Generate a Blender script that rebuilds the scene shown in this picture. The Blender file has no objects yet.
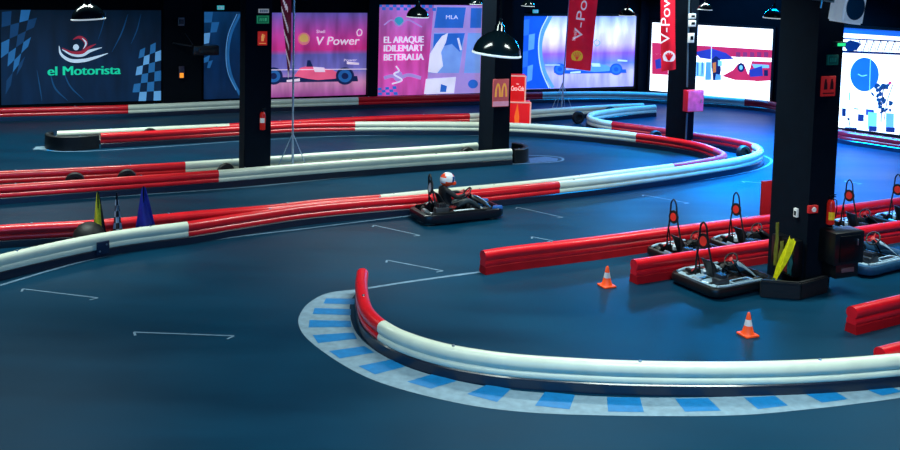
import bpy, bmesh, math, random
from mathutils import Vector as V, Matrix
random.seed(4)
SC = bpy.context.scene
COL = SC.collection
# ------------------------------------------------------------------ camera
H, F, PY = 6.2, 1000.0, 37.0
TILT, ROLL = math.atan(.082), .026
_f = V((0, math.cos(TILT), -math.sin(TILT))); _u0 = V((0, math.sin(TILT), math.cos(TILT))); _r0 = V((1, 0, 0))
EX = math.cos(ROLL)*_r0 + math.sin(ROLL)*_u0
EY = -math.sin(ROLL)*_r0 + math.cos(ROLL)*_u0
EYE = V((0, 0, H))
def ray(px, py): return _f + EX*((px-450)/F) + EY*(-(py-PY)/F)
def G(px, py, z=0.0):                       # photo pixel -> point of the horizontal plane at height z
    d = ray(px, py); t = (z-H)/d.z
    return EYE + d*t
def onplane(px, py, p0, n):
    d = ray(px, py); t = (p0-EYE).dot(n)/d.dot(n)
    return EYE + d*t
def PX(p):
    d = p-EYE; w = d.dot(_f)
    return 450+F*d.dot(EX)/w, PY-F*d.dot(EY)/w
cam = bpy.data.objects.new('camera', bpy.data.cameras.new('camera')); COL.objects.link(cam)
M = Matrix((EX, EY, -_f)).transposed().to_4x4(); M.translation = EYE
cam.matrix_world = M
cam.data.sensor_width = 36; cam.data.lens = F/900*36; cam.data.shift_y = -(225-PY)/900
cam.data.clip_end = 300
SC.camera = cam
SC.view_settings.view_transform = 'Standard'
SC.view_settings.look = 'None'

# ------------------------------------------------------------------ materials
def lin(c): return c/12.92 if c <= .04045 else ((c+.055)/1.055)**2.4
def rgb(*c): return tuple(lin(x/255) for x in c)+(1,)
MATS = {}
def mat(name, col, rough=.5, metal=0, emit=0, noise=.0, nscale=8, bump=0, bscale=30, spec=.5, emcol=None, coat=0):
    if name in MATS: return MATS[name]
    m = bpy.data.materials.new(name); m.use_nodes = True
    nt = m.node_tree; b = nt.nodes['Principled BSDF']
    c = rgb(*col)
    b.inputs['Base Color'].default_value = c; b.inputs['Roughness'].default_value = rough
    b.inputs['Metallic'].default_value = metal; b.inputs['Specular IOR Level'].default_value = spec
    if coat: b.inputs['Coat Weight'].default_value = coat; b.inputs['Coat Roughness'].default_value = .12
    src = None
    if noise or bump:
        tc = nt.nodes.new('ShaderNodeTexCoord')
    if noise:
        n = nt.nodes.new('ShaderNodeTexNoise'); n.inputs['Scale'].default_value = nscale; n.inputs['Detail'].default_value = 4
        nt.links.new(tc.outputs['Object'], n.inputs['Vector'])
        r = nt.nodes.new('ShaderNodeMapRange'); r.inputs[1].default_value = .3; r.inputs[2].default_value = .7
        r.inputs[3].default_value = 1-noise; r.inputs[4].default_value = 1+noise
        nt.links.new(n.outputs['Fac'], r.inputs[0])
        mx = nt.nodes.new('ShaderNodeVectorMath'); mx.operation = 'SCALE'
        mx.inputs[0].default_value = c[:3]; nt.links.new(r.outputs[0], mx.inputs['Scale'])
        nt.links.new(mx.outputs[0], b.inputs['Base Color']); src = mx.outputs[0]
    if emit:
        b.inputs['Emission Strength'].default_value = emit
        b.inputs['Emission Color'].default_value = rgb(*emcol) if emcol else c
        if src and not emcol: nt.links.new(src, b.inputs['Emission Color'])
    if bump:
        n = nt.nodes.new('ShaderNodeTexNoise'); n.inputs['Scale'].default_value = bscale; n.inputs['Detail'].default_value = 3
        nt.links.new(tc.outputs['Object'], n.inputs['Vector'])
        bp = nt.nodes.new('ShaderNodeBump'); bp.inputs['Strength'].default_value = bump; bp.inputs['Distance'].default_value = .02
        nt.links.new(n.outputs['Fac'], bp.inputs['Height']); nt.links.new(bp.outputs[0], b.inputs['Normal'])
    MATS[name] = m; return m

def floor_material():
    m = bpy.data.materials.new('asphalt_floor'); m.use_nodes = True
    nt = m.node_tree; b = nt.nodes['Principled BSDF']; N = nt.nodes.new; L = nt.links.new
    tc = N('ShaderNodeTexCoord')
    n1 = N('ShaderNodeTexNoise'); n1.inputs['Scale'].default_value = .35; n1.inputs['Detail'].default_value = 5
    L(tc.outputs['Object'], n1.inputs['Vector'])
    mp = N('ShaderNodeMapping'); mp.inputs['Rotation'].default_value = (0, 0, math.radians(-22)); mp.inputs['Scale'].default_value = (.2, .9, 1)
    L(tc.outputs['Object'], mp.inputs['Vector'])
    n2 = N('ShaderNodeTexNoise'); n2.inputs['Scale'].default_value = 1.0; n2.inputs['Detail'].default_value = 4
    L(mp.outputs[0], n2.inputs['Vector'])
    n3 = N('ShaderNodeTexNoise'); n3.inputs['Scale'].default_value = 60; n3.inputs['Detail'].default_value = 2
    L(tc.outputs['Object'], n3.inputs['Vector'])
    ad = N('ShaderNodeMath'); ad.operation = 'ADD'; L(n1.outputs['Fac'], ad.inputs[0]); L(n2.outputs['Fac'], ad.inputs[1])
    ad2 = N('ShaderNodeMath'); ad2.operation = 'MULTIPLY_ADD'; L(n3.outputs['Fac'], ad2.inputs[0]); ad2.inputs[1].default_value = .35; L(ad.outputs[0], ad2.inputs[2])
    cr = N('ShaderNodeValToRGB')
    cr.color_ramp.elements[0].position = .75; cr.color_ramp.elements[0].color = (.0008, .022, .050, 1)
    cr.color_ramp.elements[1].position = 1.0; cr.color_ramp.elements[1].color = (.0016, .042, .090, 1)
    mr0 = N('ShaderNodeMapRange'); mr0.inputs[1].default_value = .7; mr0.inputs[2].default_value = 1.7; L(ad2.outputs[0], mr0.inputs[0])
    cr.color_ramp.elements[0].position = .2; cr.color_ramp.elements[1].position = .8
    L(mr0.outputs[0], cr.inputs[0]); L(cr.outputs[0], b.inputs['Base Color'])
    mr = N('ShaderNodeMapRange'); mr.inputs[1].default_value = .3; mr.inputs[2].default_value = .7; mr.inputs[3].default_value = .40; mr.inputs[4].default_value = .52
    L(n2.outputs['Fac'], mr.inputs[0]); L(mr.outputs[0], b.inputs['Roughness'])
    bp = N('ShaderNodeBump'); bp.inputs['Strength'].default_value = .12; bp.inputs['Distance'].default_value = .01
    L(n3.outputs['Fac'], bp.inputs['Height']); L(bp.outputs[0], b.inputs['Normal'])
    b.inputs['Specular IOR Level'].default_value = .2
    b.inputs['Specular Tint'].default_value = (.12, .5, 1, 1)
    return m

RED = mat('rail_red', (228, 18, 34), .33, noise=.10, nscale=3, coat=.3)
REDD = mat('rail_dark_red', (170, 8, 24), .7, noise=.1, nscale=3, spec=.2)
BASEN = mat('rail_base_shade', (14, 26, 48), .3, noise=.12, nscale=3, coat=.4)  # navy carries the blue shade on the rails' lower part
WHITE = mat('rail_white', (222, 230, 212), .36, noise=.06, nscale=3, coat=.25)
PINK = mat('rail_pink', (196, 58, 92), .35, noise=.1, nscale=3, coat=.3)
RUB = mat('black_rubber', (16, 18, 22), .55, noise=.2, nscale=10, bump=.2)
DARK = mat('dark_plastic', (14, 16, 20), .35, noise=.15)
BLACKMETAL = mat('black_metal', (18, 20, 24), .3, .5, noise=.1)
STEEL = mat('steel', (170, 180, 190), .3, .9, noise=.1)
PALE = mat('pale_blue_plastic', (150, 178, 196), .4, noise=.15, nscale=6)
COLP = mat('column_paint', (3, 17, 30), .75, noise=.15, nscale=3, bump=.1, spec=.12)
COLD = mat('column_paint_dark', (3, 11, 20), .75, noise=.15, nscale=3, spec=.12)
WALLM = mat('black_wall', (8, 11, 16), .85, noise=.2, nscale=2, spec=.1)
ORANGE = mat('cone_orange', (255, 84, 28), .45, noise=.05, emit=.12)
CONEW = mat('cone_white', (235, 225, 225), .45, noise=.05)
YEL = mat('flag_yellow', (215, 205, 40), .6, noise=.15, nscale=12)
LINEW = mat('line_paint', (98, 128, 154), .55, noise=.22, nscale=5)
KERBW = mat('kerb_white_paint', (122, 150, 170), .55, noise=.16, nscale=7)
KERBB = mat('kerb_blue_paint', (0, 116, 182), .5, noise=.12, nscale=9)
SIGNR = mat('sign_red', (225, 45, 30), .5, noise=.05, emit=.35)
SIGNG = mat('sign_green', (10, 120, 75), .5, noise=.05, emit=.25)
SIGNW = mat('sign_white', (225, 228, 225), .5, noise=.04, emit=.2)

# ------------------------------------------------------------------ mesh helpers
class MB:
    def __init__(s): s.bm = bmesh.new(); s.mi = 0
    def face(s, vs, mi=None):
        try: f = s.bm.faces.new(vs)
        except ValueError: return None
        f.material_index = s.mi if mi is None else mi; return f
    def poly(s, pts, mi=None): return s.face([s.bm.verts.new(p) for p in pts], mi)
    def box(s, c, d, R=None, bev=0, mi=None, top=1.0):
        c = V(c); vs = []
        R = R or Matrix.Identity(3)
        for z in (-1, 1):
            k = top if z > 0 else 1
            for x, y in ((-1, -1), (1, -1), (1, 1), (-1, 1)):
                vs.append(s.bm.verts.new(c + R @ V((x*d[0]/2*k, y*d[1]/2*k, z*d[2]/2))))
        fs = [s.face([vs[i] for i in q], mi) for q in ((3, 2, 1, 0), (4, 5, 6, 7), (0, 1, 5, 4), (1, 2, 6, 5), (2, 3, 7, 6), (3, 0, 4, 7))]
        if bev:
            es = list({e for f in fs for e in f.edges})
            r = bmesh.ops.bevel(s.bm, geom=es, offset=bev, segments=2, affect='EDGES', profile=.5)
            for f in r['faces']: f.material_index = fs[0].material_index if fs[0].is_valid else (s.mi if mi is None else mi)
    def tube(s, pts, r, n=8, closed=False, cap=True, mi=None):
        pts = [V(p) for p in pts]; rings = []; N = len(pts)
        prev = None
        for i, p in enumerate(pts):
            if closed: t = pts[(i+1) % N]-pts[i-1]
            else: t = pts[min(i+1, N-1)]-pts[max(i-1, 0)]
            t.normalize()
            if prev is None:
                a = V((0, 0, 1)) if abs(t.z) < .9 else V((1, 0, 0))
                u = t.cross(a).normalized()
            else: u = (prev - t*prev.dot(t)).normalized()
            prev = u; w = t.cross(u)
            rr = r[i] if isinstance(r, (list, tuple)) else r
            rings.append([s.bm.verts.new(p+(u*math.cos(2*math.pi*k/n)+w*math.sin(2*math.pi*k/n))*rr) for k in range(n)])
        for i in range(N if closed else N-1):
            a, b = rings[i], rings[(i+1) % N]
            for k in range(n): s.face([a[k], a[(k+1) % n], b[(k+1) % n], b[k]], mi)
        if cap and not closed: s.face(rings[0][::-1], mi); s.face(rings[-1], mi)
    def lathe(s, prof, o=(0, 0, 0), R=None, n=20, mi=None, a0=0, a1=2*math.pi, sy=1):
        R = R or Matrix.Identity(3); o = V(o); full = a1-a0 > 6.28
        m = n if full else n+1; rings = []
        for r, z in prof:
            if r < 1e-5: rings.append([s.bm.verts.new(o+R @ V((0, 0, z)))])
            else: rings.append([s.bm.verts.new(o+R @ V((r*math.cos(a0+(a1-a0)*k/n), sy*r*math.sin(a0+(a1-a0)*k/n), z))) for k in range(m)])
        for a, b in zip(rings, rings[1:]):
            for k in range(n):
                k2 = (k+1) % n if full else k+1
                q = []
                for v in ((a[0] if len(a) == 1 else a[k]), (a[0] if len(a) == 1 else a[k2]), (b[0] if len(b) == 1 else b[k2]), (b[0] if len(b) == 1 else b[k])):
                    if v not in q: q.append(v)
                if len(q) > 2: s.face(q, mi)
    def sphere(s, c, r, n=14, mi=None, sc=(1, 1, 1), R=None):
        R = R or Matrix.Identity(3); c = V(c); m = n//2
        rings = []
        for i in range(m+1):
            th = math.pi*i/m
            if i in (0, m): rings.append([s.bm.verts.new(c+R @ V((0, 0, r*sc[2]*math.cos(th))))])
            else: rings.append([s.bm.verts.new(c+R @ V((r*sc[0]*math.sin(th)*math.cos(2*math.pi*k/n), r*sc[1]*math.sin(th)*math.sin(2*math.pi*k/n), r*sc[2]*math.cos(th)))) for k in range(n)])
        for a, b in zip(rings, rings[1:]):
            for k in range(n):
                q = []
                for v in (a[0 if len(a) == 1 else k], b[0 if len(b) == 1 else k], b[0 if len(b) == 1 else (k+1) % n], a[0 if len(a) == 1 else (k+1) % n]):
                    if v not in q: q.append(v)
                s.face(q, mi)
    def torus(s, c, R0, r, R=None, n=24, m=8, mi=None):
        R = R or Matrix.Identity(3); c = V(c)
        s.tube([c+R @ V((R0*math.cos(2*math.pi*k/n), R0*math.sin(2*math.pi*k/n), 0)) for k in range(n)], r, m, True, mi=mi)
    def prism(s, pts, ext, mi=None):
        ext = V(ext); a = [s.bm.verts.new(V(p)) for p in pts]; b = [s.bm.verts.new(V(p)+ext) for p in pts]
        s.face(a[::-1], mi); s.face(b, mi)
        for i in range(len(a)): j = (i+1) % len(a); s.face([a[i], a[j], b[j], b[i]], mi)
    def grid(s, fn, nu, nv, mi=None):
        vs = [[s.bm.verts.new(fn(i/nu, j/nv)) for j in range(nv+1)] for i in range(nu+1)]
        for i in range(nu):
            for j in range(nv): s.face([vs[i][j], vs[i+1][j], vs[i+1][j+1], vs[i][j+1]], mi)
    def build(s, name, mats, parent=None, smooth=True, world=False, fixn=True):
        if fixn: bmesh.ops.recalc_face_normals(s.bm, faces=s.bm.faces)
        if world and parent is not None: bmesh.ops.translate(s.bm, verts=s.bm.verts, vec=-parent.location)
        me = bpy.data.meshes.new(name); s.bm.to_mesh(me); s.bm.free()
        for m in (mats if isinstance(mats, (list, tuple)) else [mats]): me.materials.append(m)
        if smooth:
            me.shade_smooth()
            try: me.set_sharp_from_angle(angle=math.radians(38))
            except Exception: pass
        o = bpy.data.objects.new(name, me); COL.objects.link(o)
        if parent is not None: o.parent = parent
        return o
def tag(o, label=None, cat=None, group=None, kind=None):
    if label: o['label'] = label
    if cat: o['category'] = cat
    if group: o['group'] = group
    if kind: o['kind'] = kind
    return o
def empty(name, loc, rz=0, label=None, cat=None, group=None, R=None):
    o = bpy.data.objects.new(name, None); COL.objects.link(o); o.empty_display_size = .2
    o.location = loc
    if R is not None: o.rotation_euler = R.to_euler()
    else: o.rotation_euler = (0, 0, rz)
    return tag(o, label, cat, group)
def children(o): return [c for c in list(COL.objects) if c.parent == o]
def copy_tree(o, parent=None):
    c = o.copy(); COL.objects.link(c)
    if parent is not None: c.parent = parent
    for ch in children(o): copy_tree(ch, c)
    return c
def catmull(P, sub=8):
    P = [V(p) for p in P]; out = []; idx = []
    n = len(P)
    for i in range(n-1):
        p1, p2 = P[i], P[i+1]
        p0 = P[i-1] if i else p1*2-p2
        p3 = P[i+2] if i+2 < n else p2*2-p1
        t0 = 0; t1 = t0+max((p1-p0).length, 1e-4)**.5; t2 = t1+max((p2-p1).length, 1e-4)**.5; t3 = t2+max((p3-p2).length, 1e-4)**.5
        idx.append(len(out))
        for k in range(sub):
            t = t1+(t2-t1)*k/sub
            a1 = p0*((t1-t)/(t1-t0))+p1*((t-t0)/(t1-t0)); a2 = p1*((t2-t)/(t2-t1))+p2*((t-t1)/(t2-t1)); a3 = p2*((t3-t)/(t3-t2))+p3*((t-t2)/(t3-t2))
            b1 = a1*((t2-t)/(t2-t0))+a2*((t-t0)/(t2-t0)); b2 = a2*((t3-t)/(t3-t1))+a3*((t-t1)/(t3-t1))
            out.append(b1*((t2-t)/(t2-t1))+b2*((t-t1)/(t2-t1)))
    idx.append(len(out)); out.append(P[-1])
    return out, idx
_fc = {}
def textmesh(txt, shear=0, bold=0):
    """flat outline of a word: list of verts (x,y) and faces, with x from 0 to w and cap height ~1"""
    k = (txt, shear, bold)
    if k in _fc: return _fc[k]
    cu = bpy.data.curves.new('lettering_curve', 'FONT'); cu.body = txt; cu.size = 1.4; cu.shear = shear
    o = bpy.data.objects.new('lettering_curve', cu); COL.objects.link(o)
    dg = bpy.context.evaluated_depsgraph_get(); dg.update()
    me = bpy.data.meshes.new_from_object(o.evaluated_get(dg))
    vs = [(v.co.x, v.co.y) for v in me.vertices]; fs = [tuple(p.vertices) for p in me.polygons]
    bpy.data.objects.remove(o); bpy.data.curves.remove(cu); bpy.data.meshes.remove(me)
    x0 = min(v[0] for v in vs); x1 = max(v[0] for v in vs)
    vs = [(x-x0, y) for x, y in vs]
    _fc[k] = (vs, fs, x1-x0); return _fc[k]
def put_text(mb, txt, o, du, dv, width=None, height=None, mi=None, shear=0, bold=0):
    """word on a plane: o origin (baseline left), du/dv unit vectors; fitted to width and cap height in metres"""
    vs, fs, w = textmesh(txt, shear, bold)
    sy = height or 1; sx = (width/w) if width else sy
    nn = du.cross(dv).normalized()
    for k, e in enumerate((0,) if not bold else (0, bold, -bold)):
        q = [mb.bm.verts.new(o+du*((x+e)*sx)+dv*(y*sy)+nn*(.0003*k)) for x, y in vs]
        for f in fs: mb.face([q[i] for i in f], mi)

# ------------------------------------------------------------------ building axes and room shell
PSI = math.radians(23.5)
AX = V((math.cos(PSI), math.sin(PSI), 0)); BX = V((-math.sin(PSI), math.cos(PSI), 0)); ZZ = V((0, 0, 1))
HC = 7.6
mb = MB(); mb.poly([(-40, -6, 0), (45, -6, 0), (45, 60, 0), (-40, 60, 0)])
floor = tag(mb.build('floor', floor_material(), smooth=False), kind='structure')
mb = MB(); mb.poly([(-40, -6, HC), (-40, 60, HC), (45, 60, HC), (45, -6, HC)])
tag(mb.build('ceiling', WALLM, smooth=False), kind='structure')
class Plane:
    def __init__(s, a, b):
        s.a = V((a.x, a.y, 0)); s.u = V((b.x-a.x, b.y-a.y, 0)).normalized(); s.n = V((s.u.y, -s.u.x, 0))
        if s.n.dot(EYE-s.a) < 0: s.n = -s.n
    def p(s, px, py, off=0.0): return onplane(px, py, s.a+s.n*off, s.n)
w1a, w1b = G(0, 117.5), G(640, 95.6)
W1 = Plane(w1a, w1b)
corner1 = V((w1b.x, w1b.y, 0)); w1left = w1a - W1.u*14; w1left.z = 0
w2b = G(800, 110.5); w2b.z = 0
W2 = Plane(corner1, w2b)
w4a, w4b = G(836, 137.2), G(900, 145.8)
W4 = Plane(w4a, w4b); w4a.z = 0; w4end = w4a + W4.u*14
def wall(name, a, b, n, th=.25):
    mb = MB(); a = V(a); b = V(b)
    mb.prism([a, b, b-n*th, a-n*th], (0, 0, HC)); return tag(mb.build(name, WALLM, smooth=False), kind='structure')
wall('wall_back', w1left, corner1, W1.n); wall('wall_back_right', corner1, w2b, W2.n)
n3 = Plane(w2b, w4a).n; wall('wall_step', w2b, w4a, n3); wall('wall_right', w4a, w4end, W4.n)
wall('wall_left', w1left, w1left+V((-1, -46, 0)), V((1, 0, 0)))

# ------------------------------------------------------------------ barriers
RH = .46
def rail_profile():
    pr = []
    half = [(.0, .46), (.045, .452), (.082, .428), (.104, .39), (.11, .35), (.105, .31), (.08, .275), (.076, .26), (.092, .24), (.098, .22), (.098, .195), (.092, .165), (.08, .15)]
    pr = half + [(-x, z) for x, z in half[::-1]][0:-1]
    return pr
def base_profile(): return [(.084, .16), (.104, .14), (.112, .07), (.118, .0), (-.118, .0), (-.112, .07), (-.104, .14), (-.084, .16)]
def cap_profile(): return [(0, .43), (.06, .43), (.08, .41), (.085, .3), (.085, .0), (-.085, .0), (-.085, .3), (-.08, .41), (-.06, .43)]
def sweep(mb, pts, prof, mi=None):
    rings = []; n = len(pts)
    for i, p in enumerate(pts):
        t = pts[min(i+1, n-1)]-pts[max(i-1, 0)]; t.z = 0; t.normalize(); s = V((t.y, -t.x, 0))
        rings.append([mb.bm.verts.new(V((p.x, p.y, 0))+s*u+V((0, 0, z))) for u, z in prof])
    m = len(prof)
    for a, b in zip(rings, rings[1:]):
        for k in range(m): mb.face([a[k], a[(k+1) % m], b[(k+1) % m], b[k]], mi)
    mb.face(rings[0][::-1], mi); mb.face(rings[-1], mi)
PATHS = {}
def barrier(key, segs, label, name='track_barrier', group=None, base=True):
    """segs: list of (material, colour word, [photo pixels along the crest])"""
    P = []; cuts = [0]
    for m, cw, px in segs:
        P += [G(x, y, RH) for x, y in px]; cuts.append(len(P)-1)
    pts, idx = catmull(P, 6)
    PATHS[key] = pts
    c = pts[len(pts)//2]
    root = empty(name, (c.x, c.y, 0), 0, label, 'track barrier', group)
    for k, (m, cw, px) in enumerate(segs):
        mb = MB(); sub = pts[idx[cuts[k]]:idx[cuts[k+1]]+1]
        sweep(mb, sub, rail_profile()); o = mb.build('rail_section', m, root, world=True); o['label'] = cw+' plastic rail section'
    if base:
        mb = MB(); sweep(mb, pts, base_profile()); o = mb.build('base_strip', BASEN if key[0] != 'P' else REDD, root, world=True)
        if key[0] != 'P': o['label'] = 'dark base strip, blue shade of the rail foot in its colour'
    # bolts along the crest
    acc = 1.2; last = None; proto = None
    for p in pts:
        if last is not None: acc += (p-last).length
        last = p
        if acc > 2.6 and (p-c).length < 60:
            acc = 0
            if proto is None:
                mb = MB(); mb.lathe([(.0, .022), (.022, .018), (.028, 0)], n=8); proto = q = mb.build('bolt', STEEL, root)
            else: q = proto.copy(); COL.objects.link(q)
            q.location = (p.x-c.x, p.y-c.y, .456)
    return root
barrier('A', [
    (WHITE, 'cream white', [(-60, 269), (0, 254.5), (33, 247), (67, 239.7), (100, 233.4), (133, 228.3), (187, 221.5)]),
    (RED, 'red', [(240, 213.5), (300, 204.8), (360, 199), (420, 194.5), (480, 189), (558, 181)]),
    (WHITE, 'white', [(602, 176.3), (638, 171.8), (673, 167.3), (709, 162), (735, 157.8), (752, 153.7), (759.5, 150), (760, 147), (755, 143.6)]),
    (RED, 'red', [(744, 140.3), (722, 136), (695, 132.3), (655, 126.5), (613, 121.2)]),
    (WHITE, 'white', [(600, 119), (591.5, 116.5), (589.5, 114), (592.5, 111.9), (600, 110.3), (613, 108.4), (633, 106.3), (655, 104.7)]),
], 'long red and white barrier right behind the driven kart, bending round the far right turn')
barrier('B', [
    (RED, 'red', [(-60, 231.5), (0, 225), (100, 219.5), (200, 210.5), (270, 204.8), (320, 199.3), (380, 194.6)]),
    (WHITE, 'white', [(420, 190.7), (480, 185.2), (520, 181.5), (560, 177.4), (620, 170), (672, 163.6)]),
    (PINK, 'pinkish red', [(700, 159.4), (716, 156.4), (723.5, 153.8), (723, 151.4), (716, 148)]),
    (RED, 'red', [(700, 142.5), (673, 137.6), (637, 132.8)]),
    (WHITE, 'cream white', [(602, 129), (567, 126), (531, 123.6), (496, 122.2), (460, 121.6), (400, 121.4), (355, 121.5)]),
    (RED, 'red', [(300, 122.3), (240, 125.6), (170, 129.6), (125, 131.9), (100.5, 133.1)]),
], 'long inner barrier hairpin, red then cream, wrapping the dark track left of the red-box column')
barrier('C', [
    (WHITE, 'cream white', [(57, 131), (110, 128.8), (170, 126), (229, 123.4)]),
    (RED, 'red', [(280, 120.6), (330, 118), (400, 115), (469, 113.2)]),
    (WHITE, 'white', [(520, 110.4), (560, 107.6), (600, 105), (643, 103)]),
], 'thin far barrier, cream, red, then white, passing behind the red drinks boxes')
barrier('M2r', [
    (RED, 'red', [(-60, 174), (0, 171), (100, 166.4), (185, 161.8)]),
    (WHITE, 'white', [(232, 158.8), (270, 156.3), (337, 151.3), (420, 146.6), (477, 142.4)]),
], 'red and white barrier running behind the feet of the two left columns')
barrier('M2f', [
    (RED, 'red', [(-60, 189), (0, 184.7), (100, 178.2), (218, 170)]),
    (WHITE, 'white', [(270, 165.8), (337, 160.7), (420, 154.7), (444, 153.1), (489, 150), (511, 148.5)]),
], 'red and white barrier running in front of the feet of the two left columns')
barrier('D', [
    (RED, 'red', [(-60, 110.5), (0, 108), (64, 106.5), (128, 104.8)]),
    (WHITE, 'white', [(180, 102.7), (240, 100.2), (300, 98.7), (358, 97)]),
    (RED, 'red', [(420, 95.3), (470, 94), (542, 91.9)]),
    (WHITE, 'white', [(600, 91.3), (640, 92), (690, 94.7), (745, 98.6)]),
    (RED, 'red', [(772, 101.5), (800, 109.5), (822, 122), (842, 130), (870, 134.2), (900, 138.6), (960, 148)]),
], 'farthest barrier along the foot of the back walls, under the banners and screens')
barrier('P1', [(RED, 'red', [(483, 250.5), (506, 247), (560, 240.8), (600, 236), (638, 231), (671, 226.6), (724, 220), (759, 215.7), (834, 206), (900, 197.5), (970, 188.5)])],
        'all red straight barrier behind the back row of parked karts', 'pit_barrier')
barrier('P2', [(RED, 'red', [(634, 259.4), (706, 248.8), (769, 239.5), (852, 227.7), (900, 220.6), (970, 210.5)])],
        'all red straight barrier between the two rows of parked karts', 'pit_barrier')
barrier('P3', [(RED, 'red', [(852, 306.5), (900, 295.3), (970, 279)])],
        'short all red barrier at the right edge, right of the front cone', 'pit_barrier')
barrier('P4', [(RED, 'red', [(880, 347.3), (900, 342.3), (970, 326)])],
        'red barrier tip just peeking over the cream foreground barrier at right edge', 'pit_barrier')
barrier('N', [
    (RED, 'red', [(362.5, 268), (361.5, 278), (362.5, 291), (366.5, 304), (373, 312.5), (383, 320.5)]),
    (WHITE, 'cream white', [(403, 331), (441, 343), (479, 350), (517, 354.6), (580, 358.8), (640, 361.2), (740, 362), (820, 359.6), (900, 353.8), (980, 345)]),
], 'big curved foreground barrier, red tip then cream, beside the blue and white kerb')
def endcap(px, label):
    pts, _ = catmull([G(x, y, .43) for x, y in px], 6)
    c = pts[len(pts)//2]; r = empty('barrier_end_cap', (c.x, c.y, 0), 0, label, 'barrier end cap')
    mb = MB(); sweep(mb, pts, cap_profile()); mb.build('wrap_band', RUB, r, world=True)
    for f in (.2, .5, .8):
        p = pts[int(f*(len(pts)-1))]; mb = MB(); mb.lathe([(0, .02), (.03, .012), (.035, 0)], (p.x, p.y, .43), n=8); mb.build('bolt', STEEL, r, world=True)
endcap([(51, 131.5), (47.5, 133.4), (52, 135.6), (62, 136.4), (80, 136), (98.3, 134.4)], 'black rubber cap on the left end of the red barrier in the upper left')
endcap([(514, 149), (521, 148.6), (526, 147), (523.5, 144.4), (513, 142.6)], 'black rubber cap at the right tip of the barriers around the arches-sign column')

# ------------------------------------------------------------------ floor paint
def flat(px, z=.004): return [G(x, y, z) for x, y in px]
def ribbon(mb, pts, w, z=.004, mi=None):
    prev = None
    for i, p in enumerate(pts):
        t = pts[min(i+1, len(pts)-1)]-pts[max(i-1, 0)]; t.z = 0; t.normalize(); s = V((t.y, -t.x, 0))*w/2
        a, b = mb.bm.verts.new(V((p.x, p.y, z))+s), mb.bm.verts.new(V((p.x, p.y, z))-s)
        if prev: mb.face([prev[0], a, b, prev[1]], mi)
        prev = (a, b)
def line(px, w, name='painted_line', hooks=False):
    pts, _ = catmull([G(x, y) for x, y in px], 8)
    mb = MB(); ribbon(mb, pts, w)
    if hooks:
        d = (pts[-1]-pts[0]).normalized(); s = V((d.y, -d.x, 0))
        for p, q in ((pts[0], d), (pts[-1], -d)):
            ribbon(mb, [p, p+(s*.9 + q*.45)*.16], w, .005)
    mb.build(name, LINEW, floor, smooth=False)
line([(-60, 303), (0, 285.5), (50, 270.5), (100, 257.5), (167, 246.3), (233, 237.3), (300, 229.3), (380, 219.5), (440, 212.5), (506, 205.3), (560, 198.6), (613, 192), (673, 184), (727, 176), (757, 169.8), (770, 163.5), (771, 159.5), (764, 155.8)], .075)
line([(481, 272), (440, 277.5), (400, 283.2), (358, 290)], .085)
line([(-20, 206), (0, 204), (100, 197.5), (230, 188.6), (270, 185), (350, 177), (420, 170.3), (460, 167), (520, 163.8), (548, 162.6), (562, 160.6), (561, 157.8), (545, 155.8), (528, 155.5)], .075)
line([(33, 148.5), (60, 151.5), (97, 150.8), (170, 146.3), (233, 141.8), (270, 139.6), (354, 135.8), (440, 135), (500, 136)], .075)
for s in ([(23, 289), (98, 298)], [(134, 332.3), (234, 336)], [(374, 225.3), (420, 235.5)], [(387, 260.3), (443, 271)], [(517, 207.3), (563, 217.5)], [(532, 236.8), (553, 241)], [(643, 195), (689, 203.3)], [(742, 181.5), (800, 186)], [(845, 181), (862, 184)]):
    line(s, .04, 'grid_mark', True)
outer = [(358, 289.3), (328, 293.2), (309, 303), (299.5, 315.5), (298.5, 324), (303, 334), (313, 344), (339, 362.5), (373, 380), (422, 395), (479, 407), (535, 413), (600, 415.5), (660, 416.3), (740, 415.3), (800, 410.3), (860, 403.5), (920, 395), (990, 384)]
inner = [(358.5, 292), (353, 297), (350, 305), (350.5, 318), (356.5, 333), (370, 347), (393, 361), (424, 373), (462, 382), (503, 389), (548, 393.5), (605, 396.8), (662, 397.8), (740, 396.6), (800, 393), (860, 388), (920, 381.5), (990, 373)]
po, _ = catmull([G(x, y) for x, y in outer], 8); pi_, _ = catmull([G(x, y) for x, y in inner], 8)
def resample(P, n):
    L = [0]
    for a, b in zip(P, P[1:]): L.append(L[-1]+(b-a).length)
    out = []; j = 0
    for k in range(n+1):
        t = L[-1]*k/n
        while j < len(P)-2 and L[j+1] < t: j += 1
        out.append(P[j].lerp(P[j+1], min(1, max(0, (t-L[j])/(L[j+1]-L[j]+1e-9)))))
    return out
kb = MB()
ro, ri = resample(po, 160), resample(pi_, 160)
for k in range(160):
    kb.poly([V((p.x, p.y, .003)) for p in (ro[k], ro[k+1], ri[k+1], ri[k])], 0)
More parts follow.
